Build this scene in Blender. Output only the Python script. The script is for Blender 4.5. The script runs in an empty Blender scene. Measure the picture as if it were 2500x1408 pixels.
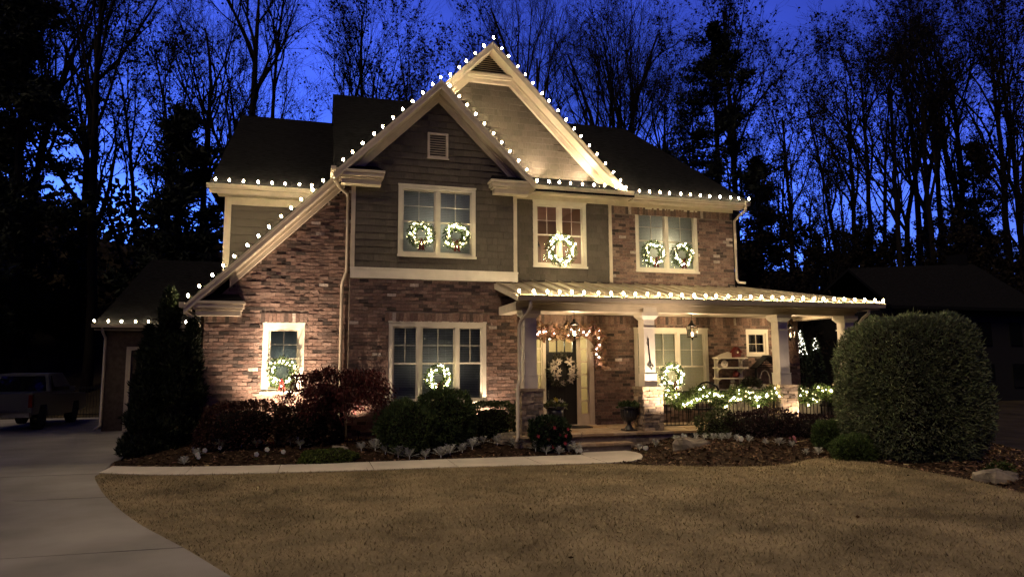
import bpy, math, random
import numpy as np
from mathutils import Vector, Matrix
R = math.radians
random.seed(7)
rng = np.random.default_rng(11)
scene = bpy.context.scene
COL = scene.collection

# ------------------------------------------------------------------ camera
CAM = Vector((-2.054, -17.875, 1.597))
yaw, pitch, roll = R(16.087), R(6.635), R(-0.358)
fw = Vector((math.sin(yaw) * math.cos(pitch), math.cos(yaw) * math.cos(pitch), math.sin(pitch)))
r0 = Vector((math.cos(yaw), -math.sin(yaw), 0)); u0 = r0.cross(fw)
rt = r0 * math.cos(roll) + u0 * math.sin(roll); up = -r0 * math.sin(roll) + u0 * math.cos(roll)
cd = bpy.data.cameras.new('camera'); cam = bpy.data.objects.new('camera', cd); COL.objects.link(cam)
m = Matrix((rt, up, -fw)).transposed().to_4x4(); m.translation = CAM
cam.matrix_world = m
cd.sensor_width = 36; cd.lens = 36 * 1680 / 2500; cd.clip_end = 800; cd.clip_start = .05
scene.camera = cam

# ------------------------------------------------------------------ world, sun, exposure
w = bpy.data.worlds.new('World'); scene.world = w; w.use_nodes = True
nt = w.node_tree; nd = nt.nodes; bg = nd['Background']
sky = nd.new('ShaderNodeTexSky'); sky.sky_type = 'NISHITA'; sky.sun_disc = False
sky.sun_elevation = R(-3.8); sky.sun_rotation = R(-8); sky.air_density = 1; sky.dust_density = .3; sky.ozone_density = 6
tint = nd.new('ShaderNodeMix'); tint.data_type = 'RGBA'; tint.blend_type = 'MULTIPLY'; tint.inputs['Factor'].default_value = 1
tint.inputs['B'].default_value = (62, 106, 97, 1)
tc = nd.new('ShaderNodeTexCoord'); nz = nd.new('ShaderNodeTexNoise'); nz.inputs['Scale'].default_value = 2.6; nz.inputs['Detail'].default_value = 5
mp = nd.new('ShaderNodeMapping'); mp.inputs['Scale'].default_value = (1, 1, 2.6)
rp = nd.new('ShaderNodeMapRange'); rp.inputs['From Min'].default_value = .36; rp.inputs['From Max'].default_value = .66; rp.inputs['To Min'].default_value = 1.15; rp.inputs['To Max'].default_value = .5
cl = nd.new('ShaderNodeMix'); cl.data_type = 'RGBA'; cl.blend_type = 'MULTIPLY'; cl.inputs['Factor'].default_value = 1
nt.links.new(sky.outputs[0], tint.inputs['A']); nt.links.new(tc.outputs['Generated'], mp.inputs[0]); nt.links.new(mp.outputs[0], nz.inputs['Vector'])
nt.links.new(nz.outputs['Fac'], rp.inputs['Value']); nt.links.new(tint.outputs['Result'], cl.inputs['A']); nt.links.new(rp.outputs[0], cl.inputs['B'])
sx = nd.new('ShaderNodeSeparateXYZ'); nt.links.new(tc.outputs['Generated'], sx.inputs[0])
cr = nd.new('ShaderNodeValToRGB'); cr.color_ramp.interpolation = 'EASE'          # dusk: the sky deepens steadily towards the zenith
cr.color_ramp.elements[0].position = .12; cr.color_ramp.elements[0].color = (1, 1, 1, 1); cr.color_ramp.elements[1].position = .75; cr.color_ramp.elements[1].color = (.07, .07, .075, 1)
e_ = cr.color_ramp.elements.new(.42); e_.color = (.48, .48, .5, 1)
nt.links.new(sx.outputs['Z'], cr.inputs[0])
dz_ = nd.new('ShaderNodeMix'); dz_.data_type = 'RGBA'; dz_.blend_type = 'MULTIPLY'; dz_.inputs['Factor'].default_value = 1
nt.links.new(cl.outputs['Result'], dz_.inputs['A']); nt.links.new(cr.outputs[0], dz_.inputs['B'])
nt.links.new(dz_.outputs['Result'], bg.inputs['Color']); bg.inputs['Strength'].default_value = .15

sl = bpy.data.lights.new('sun', 'SUN'); sl.energy = .60; sl.angle = R(25); sl.color = (1, .76, .48)
so = bpy.data.objects.new('sun', sl); COL.objects.link(so)
so.rotation_euler = Vector((.44, .42, -.79)).to_track_quat('-Z', 'Y').to_euler()   # pale evening glow from behind the camera

scene.view_settings.view_transform = 'Standard'; scene.view_settings.look = 'None'
scene.view_settings.exposure = 1.0; scene.view_settings.gamma = 1
scene.render.engine = 'CYCLES'
scene.cycles.use_denoising = True
scene.cycles.use_adaptive_sampling = True; scene.cycles.adaptive_threshold = .02
scene.cycles.max_bounces = 5; scene.cycles.diffuse_bounces = 3; scene.cycles.glossy_bounces = 2; scene.cycles.transparent_max_bounces = 8; scene.cycles.transmission_bounces = 3
scene.cycles.sample_clamp_indirect = 3
scene.cycles.caustics_reflective = False; scene.cycles.caustics_refractive = False

# ------------------------------------------------------------------ materials
def newmat(name):
    m = bpy.data.materials.new(name); m.use_nodes = True
    return m, m.node_tree, m.node_tree.nodes, m.node_tree.nodes['Principled BSDF']

def pm(name, c, rough=.7, var=.18, scale=6, bump=.15, bscale=60, metal=0, attr=False, spec=.3, stretch=(1, 1, 1), tr=0):
    m, t, n, b = newmat(name)
    b.inputs['Roughness'].default_value = rough; b.inputs['Metallic'].default_value = metal
    b.inputs['Specular IOR Level'].default_value = spec
    co = n.new('ShaderNodeTexCoord'); mpn = n.new('ShaderNodeMapping'); mpn.inputs['Scale'].default_value = stretch
    t.links.new(co.outputs['Object'], mpn.inputs[0])
    nz = n.new('ShaderNodeTexNoise'); nz.inputs['Scale'].default_value = scale; nz.inputs['Detail'].default_value = 6
    t.links.new(mpn.outputs[0], nz.inputs['Vector'])
    mr = n.new('ShaderNodeMapRange'); mr.inputs['From Min'].default_value = .3; mr.inputs['From Max'].default_value = .7
    mr.inputs['To Min'].default_value = 1 - var; mr.inputs['To Max'].default_value = 1 + var
    t.links.new(nz.outputs['Fac'], mr.inputs['Value'])
    mx = n.new('ShaderNodeMix'); mx.data_type = 'RGBA'; mx.blend_type = 'MULTIPLY'; mx.inputs['Factor'].default_value = 1
    if attr:
        at = n.new('ShaderNodeAttribute'); at.attribute_name = 'Col'; t.links.new(at.outputs['Color'], mx.inputs['A'])
    else:
        mx.inputs['A'].default_value = (*c, 1)
    t.links.new(mr.outputs[0], mx.inputs['B']); t.links.new(mx.outputs['Result'], b.inputs['Base Color'])
    if bump:
        n2 = n.new('ShaderNodeTexNoise'); n2.inputs['Scale'].default_value = bscale; n2.inputs['Detail'].default_value = 4
        t.links.new(mpn.outputs[0], n2.inputs['Vector'])
        bp = n.new('ShaderNodeBump'); bp.inputs['Strength'].default_value = bump; bp.inputs['Distance'].default_value = .02
        t.links.new(n2.outputs['Fac'], bp.inputs['Height']); t.links.new(bp.outputs[0], b.inputs['Normal'])
    if tr:
        tl = n.new('ShaderNodeBsdfTranslucent'); ms = n.new('ShaderNodeMixShader'); ms.inputs[0].default_value = tr
        t.links.new(mx.outputs['Result'], tl.inputs['Color'])
        t.links.new(b.outputs[0], ms.inputs[1]); t.links.new(tl.outputs[0], ms.inputs[2]); t.links.new(ms.outputs[0], n['Material Output'].inputs[0])
    return m

def emit(name, c, s, limb=False):
    m, t, n, b = newmat(name)
    if limb:                             # bright core; amber rim put into the emission for the halo around a bulb
        lw = n.new('ShaderNodeLayerWeight'); lw.inputs[0].default_value = .5
        r1 = n.new('ShaderNodeMapRange'); r1.inputs['From Min'].default_value = .14; r1.inputs['From Max'].default_value = .40; r1.inputs['To Min'].default_value = s; r1.inputs['To Max'].default_value = .62
        mc = n.new('ShaderNodeMix'); mc.data_type = 'RGBA'; mc.inputs['A'].default_value = (*c, 1); mc.inputs['B'].default_value = (1, .66, .26, 1)
        r2 = n.new('ShaderNodeMapRange'); r2.inputs['From Min'].default_value = .2; r2.inputs['From Max'].default_value = .45
        t.links.new(lw.outputs['Facing'], r1.inputs['Value']); t.links.new(r1.outputs[0], b.inputs['Emission Strength'])
        t.links.new(lw.outputs['Facing'], r2.inputs['Value']); t.links.new(r2.outputs[0], mc.inputs['Factor']); t.links.new(mc.outputs['Result'], b.inputs['Emission Color'])
        b.inputs['Base Color'].default_value = (*c, 1); return m
    b.inputs['Base Color'].default_value = (*c, 1); b.inputs['Emission Color'].default_value = (*c, 1); b.inputs['Emission Strength'].default_value = s
    return m

def glass(name, refl=.10, tintc=(.85, .9, .9)):
    m, t, n, b = newmat(name); n.remove(b)
    tr = n.new('ShaderNodeBsdfTransparent'); tr.inputs[0].default_value = (*tintc, 1)
    gl = n.new('ShaderNodeBsdfGlossy'); gl.inputs['Roughness'].default_value = .03
    lw = n.new('ShaderNodeFresnel'); lw.inputs[0].default_value = 1.45
    mr = n.new('ShaderNodeMath'); mr.operation = 'ADD'; mr.inputs[1].default_value = refl
    t.links.new(lw.outputs[0], mr.inputs[0])
    ms = n.new('ShaderNodeMixShader'); t.links.new(mr.outputs[0], ms.inputs[0]); t.links.new(tr.outputs[0], ms.inputs[1]); t.links.new(gl.outputs[0], ms.inputs[2])
    t.links.new(ms.outputs[0], n['Material Output'].inputs[0])
    return m

WARM = (1, .78, .44)
M = dict(
    brick=pm('brick', (1, 1, 1), .85, .30, 22, .5, 90, attr=True, spec=.2),
    mortar=pm('mortar', (.20, .165, .135), .9, .2, 12, .3, 80, spec=.1),
    shingle=pm('shingle_siding', (1, 1, 1), .75, .14, 9, .35, 30, attr=True, stretch=(6, 6, .7), spec=.2),
    lap=pm('lap_siding', (.092, .080, .066), .75, .12, 7, .2, 40, stretch=(.5, 1, 5)),
    trim=pm('cream_trim', (.56, .49, .38), .55, .10, 4, .08, 50),
    white=pm('white_trim', (.66, .61, .52), .5, .08, 4, .05, 50),
    sash=pm('window_sash', (.64, .60, .50), .5, .06, 4, .04, 50),
    soffit=pm('soffit', (.50, .43, .33), .7, .08, 4, .05, 40),
    roof=pm('asphalt_shingles', (.010, .010, .011), 1.0, .6, 7, .6, 20, spec=0.0, stretch=(.8, 3, 7)),
    metal=pm('standing_seam_metal', (.42, .36, .26), .45, .10, 5, .05, 30, metal=.35),
    gutter=pm('gutter_metal', (.55, .48, .37), .42, .08, 4, .04, 30),
    stone=pm('ledge_stone', (1, 1, 1), .85, .3, 12, .5, 45, attr=True, spec=.2),
    flag=pm('flagstone', (1, 1, 1), .8, .25, 6, .35, 25, attr=True, spec=.2),
    concrete=pm('concrete', (.50, .46, .40), .85, .13, 1.6, .18, 70, spec=.2),
    drive=pm('shaded_drive_concrete', (.25, .235, .215), .85, .26, .7, .2, 70, spec=.2),  # same concrete as the walk, with its weaker light put into the colour
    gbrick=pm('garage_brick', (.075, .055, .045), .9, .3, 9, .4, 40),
    concrete_edge=pm('concrete_joint', (.10, .09, .08), .95, .1, 5, .1, 60),
    lawn=pm('dormant_turf', (.205, .165, .098), .95, .45, 1.1, .9, 24, spec=.05),
    grass=pm('dry_grass', (1, 1, 1), .9, .2, 1.1, 0, attr=True, spec=.1, tr=.25),
    ground=pm('forest_floor', (.035, .028, .018), .95, .4, .8, .6, 8, spec=.05),
    mulch=pm('mulch_soil', (.030, .019, .012), .95, .4, 10, .8, 30, spec=.05),
    chips=pm('mulch_chips', (1, 1, 1), .9, .2, 20, 0, attr=True, spec=.1),
    bark=pm('bark', (.013, .011, .010), .95, .3, 8, .6, 20, spec=.05, stretch=(1, 1, .3)),
    leaf=pm('leaf', (1, 1, 1), .6, .2, 4, 0, attr=True, spec=.25, tr=.25),
    needle=pm('needle', (.008, .012, .007), .7, .3, 2, 0, spec=.15),
    darkleaf=pm('autumn_leaf', (.013, .010, .007), .8, .3, 2, 0, spec=.1),
    door=pm('black_door', (.018, .017, .016), .38, .2, 5, .08, 40, stretch=(4, 4, .5)),
    iron=pm('black_iron', (.012, .012, .013), .45, .2, 8, .05, 60, metal=.4),
    urn=pm('urn_black', (.022, .022, .024), .35, .15, 8, .08, 50, spec=.5),
    rock=pm('rock', (.19, .165, .13), .9, .5, 4, 1.0, 11, spec=.1),
    bow=pm('burgundy_ribbon', (.11, .018, .014), .5, .2, 10, .1, 60),
    blind=pm('blind_slats', (.58, .57, .54), .6, .05, 4, 0, tr=.3),
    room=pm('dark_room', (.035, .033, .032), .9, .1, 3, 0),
    lroom=pm('lit_room_wall', (.36, .26, .19), .9, .08, 2, 0),
    yroom=pm('hall_wall', (.50, .42, .28), .9, .06, 2, 0),
    shelf=pm('shelf_paint', (.62, .57, .46), .55, .08, 5, .05, 50),
    red=pm('red_paint', (.10, .014, .012), .5, .15, 6, .05, 40),
    green=pm('wire_green', (.01, .018, .01), .6, .1, 5, 0),
    petal=pm('petal', (1, 1, 1), .6, .1, 9, 0, attr=True, tr=.2),
    truck=pm('darkened_car_paint', (.10, .104, .112), .3, .03, 2, 0, spec=.5),  # white paint, darkened for the unlit end of the driveway
    rubber=pm('rubber', (.012, .012, .012), .85, .1, 9, .1, 60),
    chrome=pm('chrome', (.55, .55, .56), .15, .03, 2, 0, metal=1),
    taillight=pm('red_lens', (.12, .004, .004), .15, .05, 3, 0, spec=.6),
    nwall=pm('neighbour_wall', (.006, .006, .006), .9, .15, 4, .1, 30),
    glass=glass('window_glass', .0), lglass=glass('lantern_glass', .05, (.92, .90, .85)),
    darkglass=pm('dark_glass', (.006, .007, .009), .05, .05, 2, 0, spec=.8),
    bulb=emit('lit_bulb', WARM, 380.0, limb=True), dim=emit('lit_mini_bulb_dim', (1, .80, .42), 1.5), mini=emit('lit_mini_bulb', (1, .80, .42), 85.0),
    pink=emit('lit_pink_bulb', (1, .68, .54), 30.0), lens=emit('lit_spot_lens', (1, .82, .55), 12.0),
    candle=emit('lit_candle', (1, .72, .42), 10.0), lamp=emit('lit_room_lamp', (1, .72, .52), 6.0), far=emit('far_light', (1, .93, .75), 2.5), path=emit('lit_path_light', (1, .62, .25), 8.0),
)

# ------------------------------------------------------------------ builders
class MB:
    def __init__(s): s.v = []; s.f = []; s.c = []; s.m = []; s.col = (1, 1, 1); s.mi = 0
    def add(s, vs, fs):
        k = len(s.v); s.v.extend([tuple(a) for a in vs])
        for f in fs: s.f.append(tuple(k + i for i in f)); s.c.append(s.col); s.m.append(s.mi)
        return s
    def box(s, x0, x1, y0, y1, z0, z1, j=0):
        vs = [(x, y, z) for z in (z0, z1) for y in (y0, y1) for x in (x0, x1)]
        if j: vs = [tuple(a + random.uniform(-j, j) for a in v) for v in vs]
        return s.add(vs, [(0, 2, 3, 1), (4, 5, 7, 6), (0, 1, 5, 4), (2, 6, 7, 3), (0, 4, 6, 2), (1, 3, 7, 5)])
    def xz(s, poly, y0, y1):            # polygon in the XZ plane pushed from y0 to y1
        n = len(poly)
        return s.add([(x, y0, z) for x, z in poly] + [(x, y1, z) for x, z in poly],
                     [tuple(range(n)), tuple(range(2 * n - 1, n - 1, -1))] + [(i, i + n, (i + 1) % n + n, (i + 1) % n) for i in range(n)])
    def yz(s, poly, x0, x1):
        n = len(poly)
        return s.add([(x0, y, z) for y, z in poly] + [(x1, y, z) for y, z in poly],
                     [tuple(range(n)), tuple(range(2 * n - 1, n - 1, -1))] + [(i, i + n, (i + 1) % n + n, (i + 1) % n) for i in range(n)])
    def xy(s, poly, z0, z1):
        n = len(poly)
        return s.add([(x, y, z0) for x, y in poly] + [(x, y, z1) for x, y in poly],
                     [tuple(range(n - 1, -1, -1)), tuple(range(n, 2 * n))] + [(i, (i + 1) % n, (i + 1) % n + n, i + n) for i in range(n)])
    def slab(s, quad, t):               # a thick sheet from 3 or 4 corners, thickness t downwards
        n = len(quad)
        return s.add([tuple(q) for q in quad] + [(q[0], q[1], q[2] - t) for q in quad],
                     [tuple(range(n)), tuple(range(2 * n - 1, n - 1, -1))] + [(i, i + n, (i + 1) % n + n, (i + 1) % n) for i in range(n)])
    def tube(s, pts, r, n=6, caps=True, sy=1.0):
        pts = [Vector(p) for p in pts]; k0 = len(s.v); N = len(pts); vs = []; u = None
        for i, p in enumerate(pts):
            d = (pts[min(i + 1, N - 1)] - pts[max(i - 1, 0)]).normalized()
            if u is None:
                u = Vector((1, 0, 0)) if abs(d.x) < .8 else Vector((0, 0, 1))
            u = (u - d * u.dot(d)).normalized(); v = d.cross(u)
            rr = r[i] if isinstance(r, (list, tuple)) else r
            for k in range(n):
                a = 2 * math.pi * (k + .5) / n; vs.append(p + u * (rr * math.cos(a)) + v * (rr * sy * math.sin(a)))
        fs = [(i * n + k, i * n + (k + 1) % n, (i + 1) * n + (k + 1) % n, (i + 1) * n + k) for i in range(N - 1) for k in range(n)]
        if caps: fs += [tuple(range(n - 1, -1, -1)), tuple(range((N - 1) * n, N * n))]
        return s.add(vs, fs)
    def lathe(s, prof, n=20, c=(0, 0, 0), rib=0):
        vs = []
        for r, z in prof:
            for k in range(n):
                a = 2 * math.pi * k / n; q = r * (1 - (rib if k % 2 else 0)); vs.append((c[0] + q * math.cos(a), c[1] + q * math.sin(a), c[2] + z))
        N = len(prof)
        fs = [(i * n + k, i * n + (k + 1) % n, (i + 1) * n + (k + 1) % n, (i + 1) * n + k) for i in range(N - 1) for k in range(n)]
        fs += [tuple(range(n - 1, -1, -1)), tuple(range((N - 1) * n, N * n))]
        return s.add(vs, fs)
    def mesh(s, name):
        me = bpy.data.meshes.new(name); me.from_pydata(s.v, [], s.f)
        return me
    def build(s, name, mat, parent=None, smooth=False, kind=None):
        me = s.mesh(name)
        for a in (mat if isinstance(mat, (list, tuple)) else [mat]): me.materials.append(M[a] if isinstance(a, str) else a)
        setcol(me, s.c, s.m)
        if smooth: me.polygons.foreach_set('use_smooth', [True] * len(me.polygons))
        return link(name, me, parent, kind)

WP = set()                                # things whose parts are built in world coordinates
def setcol(me, c, mi=None):
    n = len(me.polygons); c = np.asarray(c, dtype=np.float32)
    at = me.attributes.new('Col', 'FLOAT_COLOR', 'CORNER')
    tot = np.empty(n, dtype=np.int32); me.polygons.foreach_get('loop_total', tot)
    cc = np.repeat(np.concatenate([c, np.ones((n, 1), np.float32)], 1), tot, axis=0)
    at.data.foreach_set('color', cc.ravel())
    if mi is not None and any(mi): me.polygons.foreach_set('material_index', mi)

def link(name, data, parent=None, kind=None):
    o = bpy.data.objects.new(name, data); COL.objects.link(o)
    if parent is not None:
        o.parent = parent; o.matrix_parent_inverse = Matrix.Translation(-parent.location) if parent.name in WP else Matrix()
    if kind: o['kind'] = kind
    return o

def tag(o, label, cat, group=None):
    o['label'] = label; o['category'] = cat
    if group: o['group'] = group
    return o

def thing(name, label, cat, loc=(0, 0, 0), group=None, world=True, rz=0):
    o = bpy.data.objects.new(name, None); COL.objects.link(o); o.empty_display_size = .2
    o.location = loc; o.rotation_euler = (0, 0, rz)
    if world: WP.add(o.name)
    return tag(o, label, cat, group)

def copy_tree(root, loc, rz=0, sc=1.0, label=None):
    r = root.copy(); COL.objects.link(r); r.location = loc; r.rotation_euler = (0, 0, rz); r.scale = (sc, sc, sc) if not isinstance(sc, tuple) else sc
    if label: r['label'] = label
    for ch in list(root.children):
        c = ch.copy(); COL.objects.link(c); c.parent = r
    return r

def quads(name, V, mat, parent=None, cols=None, kind=None):
    """V: (n,4,3) array of separate quads"""
    n = len(V); me = bpy.data.meshes.new(name)
    me.vertices.add(4 * n); me.vertices.foreach_set('co', np.ascontiguousarray(V, dtype=np.float32).ravel())
    me.loops.add(4 * n); me.loops.foreach_set('vertex_index', np.arange(4 * n, dtype=np.int32))
    me.polygons.add(n); me.polygons.foreach_set('loop_start', np.arange(0, 4 * n, 4, dtype=np.int32)); me.polygons.foreach_set('loop_total', np.full(n, 4, np.int32))
    me.update(calc_edges=True)
    me.materials.append(M[mat])
    if cols is not None: setcol(me, cols)
    return link(name, me, parent, kind)

def unit(a): return a / (np.linalg.norm(a, axis=-1, keepdims=True) + 1e-9)

def leaves(P, D, size, width, jit=.6, fold=.0):
    """diamond leaves: base P, direction D (n,3)"""
    n = len(P); D = unit(D + rng.normal(0, jit, (n, 3))); S = unit(np.cross(D, rng.normal(0, 1, (n, 3))))
    L = (size * rng.uniform(.6, 1.35, n))[:, None]; W = L * width
    return np.stack([P, P + D * L * .45 + S * W, P + D * L, P + D * L * .45 - S * W], 1)

def shade(c, n, var=.35):
    return np.clip(np.array(c)[None] * rng.uniform(1 - var, 1 + var, (n, 1)) * rng.uniform(.88, 1.12, (n, 3)), 0, 1)
# ------------------------------------------------------------------ ground
def sstep(t): t = max(0., min(1., t)); return t * t * (3 - 2 * t)
def terrain(x, y):
    z = -.52
    k = 13.0 if x < 12 else 13.0 - 2.5 * sstep((x - 12) / 20)
    z += k * sstep((y - 17) / 34)
    z += 5.0 * sstep((-x - 15) / 22) * sstep((y + 4) / 14)
    z -= .9 * sstep((x - 9.6) / 5) * (1 - sstep((y - 6) / 14))
    return z
mb = MB(); nx, ny = 96, 90
xs = np.linspace(-140, 190, nx); ys = np.linspace(-60, 260, ny)
xs = np.sort(np.concatenate([xs, np.linspace(-25, 45, 40)])); ys = np.sort(np.concatenate([ys, np.linspace(-25, 60, 40)]))
mb.add([(x, y, terrain(x, y)) for y in ys for x in xs], [(j * len(xs) + i, j * len(xs) + i + 1, (j + 1) * len(xs) + i + 1, (j + 1) * len(xs) + i) for j in range(len(ys) - 1) for i in range(len(xs) - 1)])
ground = mb.build('ground', 'ground', smooth=True, kind='structure')

WB = [(-6.11, -1.22), (-5.2, -1.62), (-4.17, -1.93), (-2.53, -2.2), (-.84, -2.33), (.96, -2.40), (2.82, -2.56), (4.05, -2.66)]      # back edge of the walk
WF = [(-6.03, -2.26), (-5.3, -2.68), (-4.54, -2.98), (-3.55, -3.2), (-2.49, -3.36), (-.93, -3.54), (.72, -3.68), (2.4, -3.9), (3.97, -4.1)]
PAD = [(4.57, -4.03), (4.95, -3.75), (5.2, -3.36), (5.36, -2.95), (5.4, -2.6), (5.3, -2.24)]
LR = [(4.8, -4.7), (5.9, -5.26), (6.98, -5.5), (7.6, -5.35), (8.15, -5.04), (8.84, -4.84), (9.18, -5.32), (9.31, -5.97), (9.29, -6.99), (9.09, -8.43), (8.74, -9.41)]
DR = [(-6.03, -2.26), (-5.98, -2.8), (-5.75, -3.53), (-5.18, -5.18), (-4.29, -7.32), (-3.41, -9.04), (-2.79, -10.33), (-1.4, -13.2), (.8, -17.5)]
def smoothline(p, n=4):
    out = []; p = [Vector((*a, 0)) for a in p]
    for i in range(len(p) - 1):
        a, b, c, d = p[max(i - 1, 0)], p[i], p[i + 1], p[min(i + 2, len(p) - 1)]
        for k in range(n):
            t = k / n; q = .5 * ((2 * b) + (c - a) * t + (2 * a - 5 * b + 4 * c - d) * t * t + (3 * b - a - 3 * c + d) * t ** 3); out.append((q.x, q.y))
    out.append((p[-1].x, p[-1].y)); return out
WBs, WFs, LRs, DRs = smoothline(WB), smoothline(WF), smoothline([(3.97, -4.1)] + LR), smoothline(DR)
lawn_poly = DRs[::-1] + WFs[1:] + LRs[1:] + [(8.3, -12), (7.5, -15), (6, -19)]
mb = MB(); mb.xy(lawn_poly, -.9, -.405); lawn = mb.build('lawn', 'lawn', kind='structure')

# walkway: separate concrete slabs with open joints
walk = MB(); bx = [(-6.6, -1.6), (WBs[0]), (WFs[0])]
path = link('walkway', None) if False else None
wk = bpy.data.objects.new('walkway', None); COL.objects.link(wk); wk['kind'] = 'structure'
def interp_line(L, x):
    for (x0, y0), (x1, y1) in zip(L, L[1:]):
        if x0 <= x <= x1: return y0 + (y1 - y0) * (x - x0) / (x1 - x0)
    return L[0][1] if x < L[0][0] else L[-1][1]
cuts = [-6.07, -4.4, -2.66, -.82, .87, 2.62, 4.0]
for a, b in zip(cuts, cuts[1:]):
    xs_ = np.linspace(a + .008, b - .008, 7)
    mb = MB(); mb.xy([(x, interp_line(WFs, x) + .004) for x in xs_] + [(x, interp_line(WBs, x)) for x in xs_[::-1]], -.9, -.392); mb.build('slab', 'concrete', wk)
mb = MB(); mb.xy([(4.008, -4.09)] + PAD + [(4.1, -2.24), (4.008, -2.64)], -.9, -.392); mb.build('slab', 'concrete', wk)
mb = MB(); mb.xy([(x, interp_line(WFs, x) + .1) for x in np.linspace(-6, 4, 20)] + [(x, interp_line(WBs, x) - .1) for x in np.linspace(4, -6, 20)], -.9, -.412); mb.build('joint_bed', 'concrete_edge', wk)

# driveway: slabs
dv = bpy.data.objects.new('driveway', None); COL.objects.link(dv); dv['kind'] = 'structure'
def dr_x(y):
    L = sorted([(b, a) for a, b in DRs]); return interp_line(L, y)
yj = [-17.5, -13.2, -9.02, -5.2, -2.3]
for a, b in zip(yj, yj[1:]):
    ya = np.linspace(a + .012, b - .012, 9)
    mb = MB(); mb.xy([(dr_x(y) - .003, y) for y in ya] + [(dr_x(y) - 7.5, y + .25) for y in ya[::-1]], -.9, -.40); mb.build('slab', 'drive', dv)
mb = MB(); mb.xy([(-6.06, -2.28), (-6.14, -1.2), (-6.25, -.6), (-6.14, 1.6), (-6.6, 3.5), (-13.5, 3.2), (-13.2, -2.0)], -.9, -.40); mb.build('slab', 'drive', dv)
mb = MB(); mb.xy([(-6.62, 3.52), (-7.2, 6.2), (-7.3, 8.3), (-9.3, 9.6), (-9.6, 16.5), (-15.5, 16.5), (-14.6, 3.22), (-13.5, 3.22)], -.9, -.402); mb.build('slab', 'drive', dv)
mb = MB(); mb.xy([(dr_x(y) - .1, y) for y in np.linspace(-17.4, -2.3, 20)] + [(-6.3, 3.4), (-7.2, 8.2), (-9.5, 9.6), (-9.7, 16.4), (-15, 16), (-13.6, 0), (-13.5, -3), (-9, -17)], -.92, -.425); mb.build('joint_bed', 'concrete_edge', dv)

# mulch beds, mounded towards the house
LB = [(-6.13, -1.15)] + WBs[1:] + [(4.12, -2.2), (4.12, -1.7), (2.6, -1.4), (2.6, .7), (-4.5, .7), (-4.6, 6.2), (-7.0, 6.2), (-6.5, 3.5), (-6.1, 1.4), (-6.24, -.4)]
RB = [(3.99, -4.12), (4.57, -4.06), (4.97, -3.78), (5.22, -3.36), (5.38, -2.95), (5.42, -2.6), (5.46, -2.15), (5.46, -1.7), (13.2, -1.7), (14.5, -3), (14.5, -7), (12.0, -9.5), (9.6, -9.6)] + LRs[::-1][:-1]
def inpoly(P, poly):
    x, y = P[:, 0], P[:, 1]; c = np.zeros(len(P), bool); q = np.array(poly); j = len(q) - 1
    for i in range(len(q)):
        xi, yi = q[i]; xj, yj = q[j]
        k = ((yi > y) != (yj > y)) & (x < (xj - xi) * (y - yi) / (yj - yi + 1e-12) + xi); c ^= k; j = i
    return c
def distline(P, L):
    d = np.full(len(P), 1e9)
    for a, b in zip(L, L[1:]):
        a = np.array(a); b = np.array(b); t = np.clip(((P - a) @ (b - a)) / ((b - a) @ (b - a) + 1e-9), 0, 1)
        d = np.minimum(d, np.linalg.norm(P - (a + t[:, None] * (b - a)), axis=1))
    return d
LBfront = [(-6.1, 1.4), (-6.24, -.4)] + WBs + [(4.12, -2.2)]
RBfront = [(5.4, -2.2)] + PAD[::-1] + LRs + [(9.6, -9.6), (12, -9.5)]
def bedz(P, right):
    P = np.atleast_2d(np.asarray(P, float)); d = distline(P, RBfront if right else LBfront)
    t = np.clip(d / (1.7 if right else 1.5), 0, 1)
    z = -.415 + (.28 if right else .30) * (t * t * (3 - 2 * t))
    if right: z -= .5 * np.clip((P[:, 0] - 9.6) / 3, 0, 1) * np.clip((-P[:, 1] - 3) / 3, 0, 1)
    return z
def bed_z(x, y): return float(bedz([(x, y)], x > 4.2)[0])
def bed(name, poly, right):
    import bmesh
    mn = np.min(poly, 0); mx = np.max(poly, 0); st = .16
    bm = bmesh.new(); ed = [bm.verts.new((x, y, 0)) for x, y in poly]; f = bm.faces.new(ed)
    for x in np.arange(mn[0], mx[0], .3): bmesh.ops.bisect_plane(bm, geom=bm.verts[:] + bm.edges[:] + bm.faces[:], plane_co=(x, 0, 0), plane_no=(1, 0, 0))
    for y in np.arange(mn[1], mx[1], .3): bmesh.ops.bisect_plane(bm, geom=bm.verts[:] + bm.edges[:] + bm.faces[:], plane_co=(0, y, 0), plane_no=(0, 1, 0))
    P = np.array([v.co[:2] for v in bm.verts]); z = bedz(P, right)
    for v, a in zip(bm.verts, z): v.co.z = a + random.uniform(-.012, .012)
    for f in bm.faces:
        if f.normal.z < 0: f.normal_flip()
    me = bpy.data.meshes.new(name); bm.to_mesh(me); bm.free(); me.materials.append(M['mulch'])
    me.polygons.foreach_set('use_smooth', [True] * len(me.polygons))
    o = link(name, me, None, 'structure')
    n = 22000; P = rng.uniform(mn, mx, (n, 2)); P = P[inpoly(P, poly)]; P = P[P[:, 1] < .9]; n = len(P)
    B = np.column_stack([P, bedz(P, right) + .006]); a = rng.uniform(0, 6.28, n); D = np.column_stack([np.cos(a), np.sin(a), rng.normal(.12, .3, n)])
    S = unit(np.cross(D, np.array([0, 0, 1.]) + rng.normal(0, .45, (n, 3)))); L = rng.uniform(.02, .06, n)[:, None]; W = L * rng.uniform(.18, .45, n)[:, None]
    V = np.stack([B - D * L - S * W, B + D * L - S * W, B + D * L + S * W, B - D * L + S * W], 1)
    c = shade((.085, .052, .031), n, .6); k = rng.random(n) < .14; c[k] = shade((.24, .16, .10), k.sum(), .4)
    quads('mulch_chips', V, 'chips', o, c, 'stuff')
    return o
bed('flower_bed', LB, False); bed('flower_bed', RB, True)

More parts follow.
